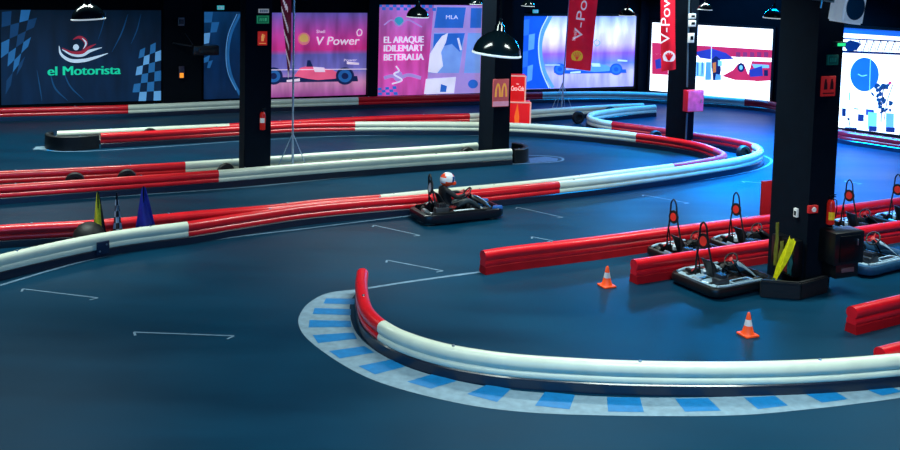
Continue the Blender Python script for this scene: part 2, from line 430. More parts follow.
blues = [[(326, 298.4), (356, 298.6), (354, 304.4), (323.5, 303.4)], [(314.6, 308), (351, 309), (350.8, 315), (312.6, 314)], [(309.5, 320), (350.5, 320.8), (351.5, 327), (308.6, 327.3)],
 [(312.7, 335), (353.5, 332.5), (357, 338.6), (318, 343)], [(329, 351), (364.5, 346), (374.5, 352.3), (340, 358.4)], [(358.5, 366), (391, 359.5), (405, 366.4), (375, 374.4)],
 [(407, 381.6), (432.5, 374), (457, 380.7), (431, 388.6)], [(467, 394), (487, 384.6), (511, 388.8), (497, 402)], [(535, 405.6), (545, 391.8), (575, 394.8), (569.6, 409.2)],
 [(607, 397), (640, 397.5), (644, 412), (608, 411.5)], [(675, 398.5), (708, 398), (721, 410.6), (685, 411.6)], [(744, 397.5), (775, 395.8), (788, 405.5), (758, 409)],
 [(805, 393.5), (834, 391), (848, 399), (822, 402.6)], [(864, 388.5), (888, 386), (903, 391.5), (882, 395.6)]]
for q in blues: kb.poly(flat(q, .006), 1)
kb.poly(flat([(36, 146.6), (47, 146), (51, 149), (33, 149.5)], .005), 0); kb.poly(flat([(46, 149), (54, 148.7), (56, 150.6), (47, 150.8)], .005), 1)
kb.poly(flat([(529, 158), (545, 156.5), (558, 158.6), (557, 161), (530, 163)], .003), 2)
kb.build('kerb_paint', [KERBW, KERBB, mat('kerb_faded', (64, 100, 142), .5, noise=.2)], floor, smooth=False)

# ------------------------------------------------------------------ columns
class Col: pass
def column(key, corner, left_x, right_x, dy, label, zs=HC):
    C = G(*corner); C.z = 0
    def fx(vec, target):                      # extent along an axis so its edge falls where the photo has it
        lo, hi = 0.02, 3
        for _ in range(40):
            m = (lo+hi)/2; x = PX(C+vec*m)[0]
            if abs(x-corner[0]) < abs(target-corner[0]): lo = m
            else: hi = m
        return lo
    wl = fx(BX, left_x); wf = fx(AX, right_x)
    if dy: wl = min(wl, dy)
    c = Col(); c.C = C; c.wl = wl; c.wf = wf
    root = empty('column', C+AX*wf/2+BX*wl/2, 0, label, 'column')
    mb = MB(); mb.prism([C, C+AX*wf, C+AX*wf+BX*wl, C+BX*wl], (0, 0, zs-.01)); mb.build('shaft', COLP, root, smooth=False, world=True)
    mb = MB()                                  # a thin corner guard
    mb.box(C+V((0, 0, .45)), (.03, .03, .9), Matrix.Rotation(PSI, 3, 'Z')); mb.build('corner_guard', COLD, root, smooth=False, world=True)
    c.front = Plane(C, C+AX); c.left = Plane(C, C+BX); c.root = root
    return c
c1 = column('1', (244, 182.6), 233, 270.2, .68, 'dark blue-black column at left with an extinguisher and green and red signs')
c2 = column('2', (492, 162.3), 478, 508.5, 0, 'dark column in the middle carrying the yellow arches sign')
c3 = column('3', (684.5, 151.5), 665, 692.3, 0, 'dark column right of centre carrying the pink and red hose box')
c4 = column('4', (804, 290), 767, 829, 0, 'biggest dark column, standing among the parked karts')
print('columns', [(round(c.wl, 2), round(c.wf, 2)) for c in (c1, c2, c3, c4)])
# wall pilasters
for i, (a, b) in enumerate(((367, 377), (483, 521), (637, 650), (163, 201))):
    p, q = W1.p(a, 60, .02), W1.p(b, 60, .02); p.z = q.z = 0
    mb = MB(); mb.prism([p, q, q+W1.n*.18, p+W1.n*.18], (0, 0, HC-.02)); tag(mb.build('trim_%d' % (i+1), COLD, smooth=False), kind='structure')

# ------------------------------------------------------------------ banners, screens and signs
EM = 1.0
def em(name, c, s=.55, rough=.6, noise=.12, nscale=1.5): return mat(name, c, rough, emit=s, noise=noise, nscale=nscale)
class Banner:
    def __init__(s, plane, quad, name, label, cat, base, off=.03, wrinkle=.02, frame=None):
        s.pl = plane; s.off = off; s.d = off+.012
        P = [plane.p(x, y, off) for x, y in quad]
        # true rectangle on the wall: u range, z range
        us = [(p-plane.a).dot(plane.u) for p in P]
        ul, ur = (us[0]+us[3])/2, (us[1]+us[2])/2; zt, zb = (P[0].z+P[1].z)/2, (P[2].z+P[3].z)/2
        s.ul, s.ur, s.zt, s.zb = ul, ur, zt, zb
        o = plane.a+plane.u*((ul+ur)/2)+plane.n*off; o.z = zb
        s.root = empty(name, o, 0, label, cat)
        mb = MB()
        ph = random.random()*6
        def fn(u, v):
            p = plane.a+plane.u*(ul+(ur-ul)*u)+plane.n*(off+wrinkle*.25*math.sin(u*21+v*9+ph)*math.sin(v*5+ph)); p.z = zb+(zt-zb)*v
            return p
        mb.grid(fn, 40, 16)
        b = mb.build('sheet', base, s.root, world=True, fixn=False)
        if frame:
            mb = MB()
            for a0, a1, z0, z1 in ((ul-.1, ur+.1, zt, zt+.1), (ul-.1, ur+.1, zb-.1, zb), (ul-.1, ul, zb, zt), (ur, ur+.1, zb, zt)):
                q = [plane.a+plane.u*a for a in (a0, a1, a1, a0)]
                mb.prism([q[0]+plane.n*.0+ZZ*z0, q[1]+ZZ*z0, q[1]+ZZ*z1, q[0]+ZZ*z1], plane.n*(off+.05))
            mb.build('frame', frame, s.root, smooth=False, world=True)
        s.mb = MB(); s.mats = []; s.lv = 0
    def m(s, mt):
        if mt not in s.mats: s.mats.append(mt)
        return s.mats.index(mt)
    def pt(s, x, y):
        p = s.pl.p(x, y, s.d+s.lv)
        u = min(max((p-s.pl.a).dot(s.pl.u), s.ul), s.ur); z = min(max(p.z, s.zb), s.zt)
        q = s.pl.a+s.pl.u*u+s.pl.n*(s.d+s.lv); q.z = z; return q
    def poly(s, px, mt):
        s.lv += .0012; s.mb.poly([s.pt(*p) for p in px], s.m(mt))
    def blob(s, x, y, rx, ry, mt, n=20, rot=0):
        c, k = math.cos(rot), math.sin(rot)
        s.poly([(x+rx*math.cos(t)*c-ry*math.sin(t)*k, y+rx*math.cos(t)*k+ry*math.sin(t)*c) for t in [2*math.pi*i/n for i in range(n)]], mt)
    def stroke(s, px, w, mt):
        pts, _ = catmull([(x, y, 0) for x, y in px], 8); L = []; R = []
        n = len(pts); s.lv += .0012; prev = None; k = s.m(mt)
        for i, p in enumerate(pts):
            t = (pts[min(i+1, n-1)]-pts[max(i-1, 0)]).normalized(); ww = w if not isinstance(w, (tuple, list)) else w[0]+(w[1]-w[0])*i/(n-1)
            if isinstance(w, (tuple, list)) and len(w) == 3: ww = w[2]*math.sin(math.pi*(.04+.92*i/(n-1)))+.1
            a = s.mb.bm.verts.new(s.pt(p.x-t.y*ww/2, p.y+t.x*ww/2)); b = s.mb.bm.verts.new(s.pt(p.x+t.y*ww/2, p.y-t.x*ww/2))
            if prev: s.mb.face([prev[0], a, b, prev[1]], k)
            prev = (a, b)
    def text(s, txt, a, b, hpx, mt, shear=0, bold=.0):
        s.lv += .0012
        A, B = s.pt(*a), s.pt(*b); up = s.pt(a[0], a[1]-hpx)
        mb = MB(); put_text(mb, txt, A, (B-A).normalized(), V((0, 0, 1)), (B-A).length, (up-A).length, shear=shear, bold=bold)
        mb.build('lettering', mt, s.root, smooth=False, world=True, fixn=False)
    def done(s):
        if len(s.mb.bm.verts): s.mb.build('print', s.mats, s.root, smooth=False, world=True, fixn=False)
def bn(n, c, s=.6): return em('print_'+n, c, s)

def cloth_banner(name, cols, strength, sx=.5):
    """dark cloth, diagonal fold shading mixed into its colour; cols from left/bottom to top"""
    m = bpy.data.materials.new(name); m.use_nodes = True; nt = m.node_tree; N = nt.nodes.new; L = nt.links.new
    b = nt.nodes['Principled BSDF']; tc = N('ShaderNodeTexCoord')
    mp = N('ShaderNodeMapping'); mp.inputs['Rotation'].default_value = (0, math.radians(38), math.radians(-23)); mp.inputs['Scale'].default_value = (1.6, 1.6, .35)
    L(tc.outputs['Object'], mp.inputs['Vector'])
    n = N('ShaderNodeTexNoise'); n.inputs['Scale'].default_value = 1.4; n.inputs['Detail'].default_value = 2; L(mp.outputs[0], n.inputs['Vector'])
    sep = N('ShaderNodeSeparateXYZ'); L(tc.outputs['Generated'], sep.inputs[0])
    cr = N('ShaderNodeValToRGB'); el = cr.color_ramp.elements
    for i, (p, c) in enumerate(cols):
        e = el[i] if i < 2 else el.new(p)
        e.position = p; e.color = rgb(*c)
    L(sep.outputs['Z'], cr.inputs[0])
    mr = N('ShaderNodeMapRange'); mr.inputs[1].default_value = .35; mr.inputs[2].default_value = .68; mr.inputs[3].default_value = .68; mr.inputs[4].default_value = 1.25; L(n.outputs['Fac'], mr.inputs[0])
    vm = N('ShaderNodeVectorMath'); vm.operation = 'SCALE'; L(cr.outputs[0], vm.inputs[0]); L(mr.outputs[0], vm.inputs['Scale'])  # streaky noise lightens and darkens the colour as fold shading
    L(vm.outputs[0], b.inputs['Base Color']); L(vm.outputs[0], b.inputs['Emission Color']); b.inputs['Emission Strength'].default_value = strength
    b.inputs['Roughness'].default_value = .5
    return m

# 1. dark blue banner with the green word
B = Banner(W1, [(1.5, 9), (161, 11), (161, 100.5), (0, 105)], 'wall_banner', 'dark blue cloth banner reading el Motorista in green', 'banner',
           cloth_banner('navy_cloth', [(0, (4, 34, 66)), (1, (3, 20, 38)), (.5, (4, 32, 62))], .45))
cb = bn('blue_check', (38, 108, 170), .5); cbd = bn('dark_check', (14, 62, 108), .5); cbl = bn('light_check', (96, 160, 215), .6)
def checks(B, quad, nu, nv, mats, skip=.0):
    q = [V((x, y, 0)) for x, y in quad]
    B.lv += .0012
    for i in range(nu):
        for j in range(nv):
            if (i+j) % 2: continue
            if random.random() < skip: continue
            def P(u, v): return q[0].lerp(q[1], u).lerp(q[3].lerp(q[2], u), v)
            a = [P(i/nu, j/nv), P((i+1)/nu, j/nv), P((i+1)/nu, (j+1)/nv), P(i/nu, (j+1)/nv)]
            B.mb.poly([B.pt(p.x, p.y) for p in a], B.m(random.choice(mats)))
checks(B, [(2, 12), (40, 8), (22, 66), (0, 104)], 4, 6, [cb, cbd, cbd], .1)
checks(B, [(140, 50), (161, 40), (161, 101), (131, 101)], 4, 6, [cb, cbl, cb])
wl_, rd_ = bn('logo_white', (190, 214, 236), .6), bn('logo_red', (150, 34, 58), .6)
B.stroke([(59, 46), (61, 54), (70, 60.3), (84, 60.4), (97, 57), (108, 53.3)], (0, 0, 3.4), wl_)
B.stroke([(62, 49.5), (72, 54.5), (82, 54.8), (90, 51), (102, 47.5)], (0, 0, 3.6), wl_)
B.stroke([(62, 48), (72, 52.5), (82, 52.3), (89, 47.5), (96, 44)], (0, 0, 3.2), rd_)
B.stroke([(73, 39.5), (79, 37.2), (84.5, 40), (86, 45), (82.5, 49.5)], (0, 0, 3.6), rd_)
B.stroke([(82, 38), (86, 43), (83.5, 49)], (0, 0, 1.6), wl_)
B.blob(76, 47.3, 3.0, 3.0, wl_)
fold_hl = bn('fold_highlight', (18, 74, 122), .45)
for p_, w_ in (([(50, 72), (55, 88), (68, 101)], 1.6), ([(63, 70), (70, 86), (84, 100)], 1.3), ([(37, 70), (40, 88), (42, 101)], 1.0), ([(128, 14), (122, 32), (112, 52)], 1.2), ([(141, 14), (137, 30), (131, 44)], .9), ([(106, 12), (102, 28), (98, 40)], .7)): B.stroke(p_, (0, 0, w_), fold_hl)  # highlights of the cloth folds, painted as lighter strokes
gr = bn('logo_green', (16, 190, 150), .75)
B.text('el Motorista', (48, 75.5), (120.5, 74), 9.3, gr, bold=.05); B.done()
# 2. dark blue banner part hidden by column
B = Banner(W1, [(204, 11.5), (262, 12), (262, 97.5), (204, 99.5)], 'wall_banner', 'dark blue checkered banner partly hidden by the left column', 'banner',
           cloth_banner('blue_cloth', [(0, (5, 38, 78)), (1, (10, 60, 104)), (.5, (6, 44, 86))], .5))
checks(B, [(204, 12), (222, 12), (214, 42), (204, 44)], 2, 3, [cb, cbl])
checks(B, [(204, 58), (216, 52), (210, 68), (204, 68)], 2, 2, [cb])
B.stroke([(240, 14), (231, 34), (228, 55), (231, 75), (240, 95)], 2.6, cb)
B.stroke([(237, 14), (228.5, 34), (226, 55), (228.5, 74), (236, 90)], .8, cbl)
B.done()
# 3. V Power banner
B = Banner(W1, [(262.5, 12.5), (367, 13), (366, 95), (262, 97.5)], 'wall_banner', 'pink and violet banner reading V Power with a racing car', 'banner',
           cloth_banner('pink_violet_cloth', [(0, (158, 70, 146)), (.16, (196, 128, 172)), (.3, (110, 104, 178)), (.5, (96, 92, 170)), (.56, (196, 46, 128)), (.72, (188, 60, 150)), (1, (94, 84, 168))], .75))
lw, dk = bn('pale_pink', (232, 212, 232), .8), bn('tyre_navy', (24, 40, 92), .5)
wb = bn('wheel_blue', (40, 104, 176), .6); cp = bn('car_pink', (232, 92, 132), .8); yl = bn('emblem_yellow', (196, 160, 88), .8); ylr = bn('emblem_ring', (214, 120, 130), .7)
def car(B, x0, x1, y, k, body, dark, wheel, light):
    w = x1-x0
    def X(u): return x0+w*u
    B.poly([(X(.05), y-2*k), (X(.97), y-3*k), (X(.98), y+1*k), (X(.04), y+2*k)], dark)
    B.poly([(X(.30), y-3*k), (X(.36), y-9*k), (X(.46), y-11*k), (X(.55), y-9*k), (X(.70), y-8*k), (X(.80), y-4*k), (X(.74), y-1*k), (X(.55), y), (X(.44), y-1*k)], body)
    B.poly([(X(.50), y-10*k), (X(.62), y-9.4*k), (X(.63), y-6*k), (X(.52), y-6*k)], light)
    B.poly([(X(.44), y-15*k), (X(.47), y-15*k), (X(.50), y-10*k), (X(.43), y-10*k)], dark)
    B.poly([(X(.86), y-14*k), (X(.99), y-13*k), (X(.99), y-11.5*k), (X(.86), y-12*k)], light)
    B.poly([(X(.0), y-1.4*k), (X(.30), y-2*k), (X(.30), y+.2*k), (X(.0), y+1*k)], dark)
    for u in (.08, .84):
        B.blob(X(u), y-3*k, 7.0*k, 6.6*k, dark); B.blob(X(u), y-3*k, 5.2*k, 4.8*k, wheel); B.blob(X(u), y-3*k, 2.6*k, 2.4*k, dark)
    B.poly([(X(.22), y), (X(.36), y-1.2*k), (X(.36), y+1*k), (X(.22), y+1.6*k)], light)
car(B, 266, 360, 80, 1.32, cp, dk, wb, lw)
B.stroke([(263, 70), (367, 69)], .8, lw)
B.blob(304, 38.8, 6, 6.2, ylr); 
def shell(B, x, y, r, mt):
    B.poly([(x+r*1.0*math.sin(t)*(1 if abs(t) < 2.3 else .8), y-r*math.cos(t)*1.0 if abs(t) < 2.2 else y+r*.75) for t in [-2.5+5.0*i/16 for i in range(17)]], mt)
shell(B, 304, 38.6, 4.4, yl)
B.text('V Power', (316.5, 45), (359.5, 44.6), 8.6, lw, shear=.15, bold=.02); B.text('Shell', (316.5, 33), (325, 33), 3.2, lw)
B.stroke([(359.5, 29), (361.8, 31), (361, 35), (358, 35.4), (357, 32), (359, 29)], 1, lw)
B.text('Power', (344, 61.5), (357, 61), 2.6, lw); B.done()
# 4. pink and blue poster
B = Banner(W1, [(378.5, 4), (483, 6), (482, 93.5), (377, 95.5)], 'wall_banner', 'pink and blue poster with a checkered top edge and stacked white words', 'banner',
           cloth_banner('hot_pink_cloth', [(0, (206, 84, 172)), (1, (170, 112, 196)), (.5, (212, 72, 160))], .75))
bl, blp, wt = bn('poster_blue', (46, 110, 206), .7), bn('poster_pale_blue', (120, 160, 228), .8), bn('poster_white', (226, 226, 244), .85)
lil = bn('poster_lilac', (178, 150, 220), .7)
B.poly([(434, 5), (483, 6), (482, 94), (426, 95)], lil)
checks(B, [(378.5, 4), (436, 5), (436, 11), (378.5, 10)], 16, 2, [bl])
for q in ([(437, 7), (466, 7.5), (463, 28), (434, 28)], [(471, 8), (482, 8), (481, 28), (470, 28)], [(434, 33), (465, 33), (459, 73), (430, 73)], [(468, 33), (481, 33), (480, 73), (464, 73)]): B.poly(q, bl if q[0][1] < 20 else blp)
B.poly([(434, 34), (465, 33), (460, 52), (452, 44), (440, 47), (433, 52)], bl)
B.poly([(442, 36), (448, 33), (446, 42), (441, 52), (443, 66), (437, 73), (428, 72), (430, 54), (436, 44)], wt)
B.poly([(426, 79), (456, 77), (454, 93), (424, 94)], wt); B.poly([(441, 84), (447, 86), (446, 92), (440, 92)], bl); B.blob(473, 84, 5, 4.5, bl); B.stroke([(458, 38), (461, 50)], 2, wt)
B.blob(399, 21.5, 4.8, 4.8, bn('poster_teal', (62, 170, 204), .7)); B.stroke([(384, 25), (392, 20), (399, 26), (407, 20), (422, 27)], 1.2, lil)
for i, (t, y) in enumerate((('EL ARAQUE', 43), ('IDILEMART', 51.5), ('BETERALIA', 60.5))): B.text(t, (384, y), (423.5, y-.6), 6.6, wt, bold=.055)
B.blob(398, 76, 4.5, 5.5, lil); B.stroke([(384, 78), (392, 76), (399, 78), (408, 75), (421, 78)], 3.4, lil); B.stroke([(396, 66), (399, 71), (394, 74), (402, 80), (392, 84)], 1.4, wt)
checks(B, [(378, 88), (396, 86), (398, 95), (378, 95)], 5, 3, [bl]); B.text('MLA', (446, 19), (458, 19), 4, wt); B.done()
# 5. bright lit print with arc
B = Banner(W1, [(523, 15), (635.5, 17), (634, 86.5), (522, 89)], 'lit_screen', 'bright blue and lilac lit screen behind the hanging red flag', 'screen',
           cloth_banner('lit_lilac', [(0, (166, 164, 238)), (.22, (190, 186, 244)), (.34, (96, 128, 232)), (.48, (150, 100, 228)), (.62, (226, 206, 250)), (.8, (240, 236, 255)), (1, (140, 168, 240))], 1.05), frame=DARK)
b1, b2, b3 = bn('screen_blue', (20, 90, 220), .9), bn('screen_sky', (90, 160, 246), 1.0), bn('screen_ice', (190, 224, 255), 1.1)
B.poly([(523, 15), (549, 15.6), (541, 34), (539, 50), (542, 68), (550, 88.5), (522, 89)], b1)
checks(B, [(523, 20), (536, 18), (532, 80), (522, 84)], 2, 4, [b2, bn('screen_mid', (44, 116, 228), .9)])
B.stroke([(551, 15.6), (542.5, 34), (540.5, 50), (544, 70), (553, 88)], 3.4, b2); B.stroke([(548, 16), (540.5, 32), (538.6, 50), (541.5, 70), (549, 88)], 1.1, b3)
car(B, 554, 628, 72, .9, b2, b1, bn('screen_mid', (44, 116, 228), .9), b3)
B.stroke([(545, 65), (560, 65)], .8, b3); B.stroke([(598, 40), (600, 43), (596.5, 46), (594, 42), (597, 39.5)], .8, b2); B.done()
# 6. white screen on the second wall
SCW = mat('screen_white', (232, 244, 255), .5, emit=2.1, noise=.02)
def sn(n, c, s=1.0): return em('screen_'+n, c, s)
sr, sbl, sd, si = sn('red', (200, 40, 84), 1.0), sn('navy', (44, 60, 160), .9), sn('dark', (20, 36, 90), .7), sn('icy', (120, 190, 255), 1.1)
B = Banner(W2, [(652, 22.5), (773.5, 29), (769.5, 99.3), (650, 92)], 'lit_screen', 'glowing white wide screen with a red band, beside the pink and red hose box', 'screen', SCW, frame=DARK, wrinkle=0)
B.poly([(652, 42.5), (772.5, 50), (771.5, 58), (652, 54)], sr); B.poly([(652, 54), (668, 54.6), (668, 75), (652, 74)], sr)
B.poly([(655, 60), (661, 58), (662, 68), (656, 69)], sbl)
B.poly([(695, 52), (712, 48.5), (726, 53), (734, 59), (715, 60), (700, 58)], sbl)
for x in (736, 743, 750, 757, 764): B.poly([(x, 52), (x+4.5, 52.3), (x+4.3, 57.2), (x, 57)], sn('dim', (150, 50, 100), .8))
B.poly([(694, 62), (705, 62.5), (704, 77), (694, 76)], si); B.poly([(706, 62), (712, 62), (711, 80), (705, 80)], b2)
for k in range(5): B.poly([(695+k*2.3, 62), (696+k*2.3, 62), (695.6+k*2.3, 76-k), (694.8+k*2.3, 76)], b1 if k % 2 else b3)
B.poly([(711, 60), (716, 56), (720, 59), (721, 70), (719, 80), (713, 80.5)], sd); B.poly([(712.5, 63), (716, 62), (716, 72), (713, 73)], sn('amber', (210, 120, 60), .9)); B.poly([(718, 60), (722, 61), (722, 66), (718, 66)], si)
B.poly([(716, 74), (721, 75), (721, 80), (715, 80)], b2)
B.stroke([(711.5, 45), (711, 74)], .8, b3)
B.poly([(722, 76), (733, 70), (738, 64), (744, 64), (748, 74), (756, 81), (735, 80)], sr); B.blob(741, 67.5, 3.6, 4.6, sd); B.blob(741, 67.5, 1.7, 2.3, si)
B.poly([(752, 61), (771.5, 62), (771, 80.5), (756, 81.5), (748, 76)], sr); B.poly([(752, 64), (769, 65), (769, 68), (754, 68)], si); B.poly([(749, 70), (762, 66), (763, 76), (750, 77)], sbl); B.poly([(764, 70), (768, 70), (768, 76), (764, 76)], sd)
B.done()
# 7. right white screen
B = Banner(W4, [(843.5, 26.5), (906, 32.5), (900, 136), (838, 126)], 'lit_screen', 'glowing white panel at the right edge with a blue disc and a plant', 'screen', SCW, frame=DARK, wrinkle=0)
B.poly([(843.5, 26), (903, 30), (903, 37), (843, 33)], sn('cobalt', (30, 100, 210), 1.0))
blk = sn('ink', (10, 24, 70), .4)
B.stroke([(843, 38.5), (903, 41.5)], 1.4, blk); B.stroke([(842, 51.5), (902, 54)], 2.2, blk)
for k in range(7):
    x = 856+k*7; B.stroke([(x, 51), (x+4, 40.2)], .9, blk); B.stroke([(x+4, 40.2), (x+6, 52)], .6, blk)
B.poly([(843, 44), (850, 40), (858, 42), (861, 44), (857, 50), (848, 52)], blk)
B.blob(864.5, 74.5, 14.4, 17, sn('disc', (28, 92, 214), .85), 28); B.stroke([(870.5, 58), (869.5, 91)], .8, si); B.stroke([(858, 74), (862, 76), (867, 75)], 1, si)
lf = sn('leaf', (20, 60, 96), .5)
for k in range(34):
    t = random.random(); x = 882+random.gauss(0, 4.5); y = 84+t*30; B.blob(x, y, 1.6+random.random()*1.5, 1.2+random.random(), lf, 7, random.random()*3)
B.stroke([(881, 122), (882, 100), (884, 84)], 1.2, lf); B.stroke([(884, 121), (887, 102), (893, 84)], .9, lf)
for x, y, w, h, m_ in ((842, 108, 4, 8, blk), (858, 114, 6, 7, sd), (866, 109, 6, 6, sbl), (868, 112, 9, 17, si), (886, 113, 8, 17, sn('chair', (110, 160, 230), .9)), (845, 127, 12, 3, blk), (869, 126, 8, 5, sd), (886, 127, 9, 5, sd), (849, 92, 1.6, 8, si), (854, 108, 5, 1.2, sbl)):
    B.poly([(x, y), (x+w, y+.6), (x+w-.3, y+h+.6), (x-.3, y+h)], m_)
B.blob(848.5, 119, 1.4, 1.4, blk); B.stroke([(849, 120), (850, 127)], .9, blk); B.blob(890, 83, 2, 1.6, sr, 8); B.done()

# ------------------------------------------------------------------ things fixed to the walls and columns
def plate(plane, rect, name, label, cat, mats, th=.03, off=.004, deco=None):
    """rect (x0,y0,x1,y1) photo pixels at centre; a thin sign with a raised print"""
    x0, y0, x1, y1 = rect; xm, ym = (x0+x1)/2, (y0+y1)/2
    a, b = plane.p(x0, ym, off), plane.p(x1, ym, off); t, u = plane.p(xm, y0, off), plane.p(xm, y1, off)
    w = abs((b-a).dot(plane.u)); h = t.z-u.z; c = (a+b)/2; c.z = (t.z+u.z)/2
    du = plane.u if (b-a).dot(plane.u) > 0 else -plane.u
    R = Matrix((du, V((0, 0, 1)).cross(du), V((0, 0, 1)))).transposed()
    root = empty(name, c-ZZ*h/2, 0, label, cat, R=R)        # local: x along face, -y outwards, z up
    mb = MB(); mb.box((0, -th/2, h/2), (w, th, h), bev=min(.008, th*.3)); mb.build('panel', mats[0], root)
    if deco:
        mb = MB(); deco(mb, w, h, th); mb.build('print', mats[1], root, smooth=False)
    return root, w, h
def q2(mb, pts, y, mi=None): mb.poly([(x, y, z) for x, z in pts], mi)
def deco_run(mb, w, h, th):
    y = -th-.002
    for r in ((.06, .08, .94, .12), (.06, .88, .94, .92), (.06, .08, .1, .92), (.9, .08, .94, .92)): q2(mb, [((r[0]-.5)*w, r[1]*h), ((r[2]-.5)*w, r[1]*h), ((r[2]-.5)*w, r[3]*h), ((r[0]-.5)*w, r[3]*h)], y)
    for a, b in ((.22, .3), (.36, .44), (.5, .56), (.62, .78)): q2(mb, [((a-.5)*w, .3*h), ((b-.5)*w, .3*h), ((b-.47)*w, .7*h), ((a-.47)*w, .7*h)], y)
def deco_ext(mb, w, h, th):
    y = -th-.002
    q2(mb, [(-.14*w, .3*h), (.14*w, .3*h), (.14*w, .66*h), (.07*w, .74*h), (.07*w, .82*h), (-.07*w, .82*h), (-.07*w, .74*h), (-.14*w, .66*h)], y)
    q2(mb, [(.07*w, .78*h), (.26*w, .74*h), (.24*w, .5*h), (.2*w, .5*h), (.2*w, .7*h), (.07*w, .72*h)], y)
    q2(mb, [(-.36*w, .12*h), (.36*w, .12*h), (.36*w, .17*h), (-.36*w, .17*h)], y)
def deco_hose(mb, w, h, th):
    y = -th-.002
    for s in (-1, 1):
        q2(mb, [((s*.22-.13)*w, .34*h), ((s*.22+.13)*w, .34*h), ((s*.22+.11)*w, .62*h), ((s*.22+.04)*w, .86*h), ((s*.22-.06)*w, .86*h), ((s*.22-.11)*w, .62*h)], y)
    q2(mb, [(-.4*w, .12*h), (.4*w, .12*h), (.4*w, .18*h), (-.4*w, .18*h)], y)
PRG = mat('sign_print_green', (70, 190, 130), .5, emit=.35, noise=.05); PRO = mat('sign_print_orange', (255, 170, 90), .5, emit=.5, noise=.05); PRD = mat('sign_print_dark', (120, 16, 18), .5, noise=.05)
plate(c1.front, (256.3, 15.3, 269, 23.6), 'exit_sign', 'small green running-man sign near the top of the left column', 'sign', [SIGNG, PRG], deco=deco_run)
plate(c1.front, (257.6, 31.3, 267, 45.3), 'extinguisher_sign', 'small red extinguisher sign high on the left column', 'sign', [SIGNR, PRO], deco=deco_ext)
def deco_em(mb, w, h, th):
    for a in (-.3, -.1, .1, .3): q2(mb, [((a-.07)*w, .2*h), ((a+.07)*w, .2*h), ((a+.07)*w, .8*h), ((a-.07)*w, .8*h)], -th-.002)
plate(c1.front, (258.2, 8.8, 268.5, 12.8), 'emergency_light', 'small white lamp bar above the green sign on the left column', 'light', [SIGNW, mat('lamp_grey', (150, 160, 165), .4, noise=.05)], .06, deco=deco_em)
SG4 = mat('sign_green_dim', (8, 84, 70), .5, noise=.05, emit=.1); SR4 = mat('sign_red_dim', (190, 36, 36), .5, noise=.05, emit=.3)
plate(c4.front, (826.2, 54.5, 837.5, 65), 'exit_sign', 'small dim green sign on the biggest column', 'sign', [SG4, mat('sign_print_dim', (30, 130, 110), .5, noise=.05, emit=.1)], deco=deco_run)
plate(c4.front, (820.5, 76, 834.5, 96), 'hose_sign', 'red fire equipment sign with two figures on the biggest column', 'sign', [SR4, PRD], deco=deco_hose)
plate(c4.front, (832, 41.5, 841.5, 46.5), 'emergency_light', 'glowing green lamp at the upper right of the biggest column', 'light', [mat('lamp_case', (20, 60, 50), .4, noise=.05), mat('lamp_green', (40, 220, 130), .4, emit=1.2, noise=.05)], .12, deco=lambda mb, w, h, th: q2(mb, [(-.42*w, .2*h), (.42*w, .2*h), (.42*w, .8*h), (-.42*w, .8*h)], -th-.002))
plate(c4.front, (807, 205, 816, 212.5), 'alarm_button', 'small red alarm button box low on the biggest column', 'alarm button', [SR4, SIGNW], .06, deco=lambda mb, w, h, th: mb.lathe([(.05, -.0), (.045, .02), (0, .02)], (0, -th, h/2), Matrix.Rotation(math.pi/2, 3, 'X'), n=12))
plate(c4.left, (795.3, 208, 798.8, 217), 'tag_dispenser', 'small white dispenser on the left face of the biggest column', 'dispenser', [SIGNW, COLD], .05, deco=lambda mb, w, h, th: q2(mb, [(-.3*w, .2*h), (.3*w, .2*h), (.3*w, .7*h), (-.3*w, .7*h)], -th-.002))
# arches sign on column 2
def deco_arch(mb, w, h, th):
    y = -th-.004
    for cx in (-.2*w, .2*w):
        pts = []
        for k in range(13):
            t = math.pi*k/12; pts.append((cx+.19*w*math.cos(t), .36*h+.5*h*math.sin(t)))
        for a, b in zip(pts, pts[1:]):
            ia = (cx+(a[0]-cx)*.42, .36*h+(a[1]-.36*h)*.8); ib = (cx+(b[0]-cx)*.42, .36*h+(b[1]-.36*h)*.8)
            q2(mb, [a, b, ib, ia], y, 0)
    q2(mb, [(-.5*w, .02*h), (.5*w, .02*h), (.5*w, .2*h), (-.5*w, .2*h)], y, 1)
plate(c2.front, (492.5, 79, 508.3, 106.5), 'arches_sign', 'pinkish red panel with a golden double arch on the middle column', 'sign',
      [mat('arches_red', (206, 96, 100), .5, emit=.35, noise=.05), mat('arches_gold', (240, 170, 74), .5, emit=.55, noise=.05)], .04, deco=deco_arch)[0].children
for o in list(COL.objects):
    if o.name.startswith('print') and o.parent and o.parent.name.startswith('arches_sign'): o.data.materials.append(mat('arches_strip', (228, 160, 186), .5, emit=.4, noise=.05))
# hose box on column 3
r, w, h = plate(c3.front, (683, 89.5, 699, 110.5), 'hose_box', 'pink fronted red fire hose box on the column right of centre', 'fire hose box',
      [mat('hose_red', (196, 20, 44), .45, noise=.08, emit=.25)], .24, off=.03)
mb = MB(); mb.box((0, -.25, h/2), (w*.94, .02, h*.94), bev=.006); d = mb.build('door', mat('hose_door_pink', (190, 86, 172), .35, noise=.25, nscale=5, emit=.5), r)
mb = MB(); mb.box((w*.3, -.275, h*.5), (.03, .03, .14), bev=.008); mb.build('handle', STEEL, d)
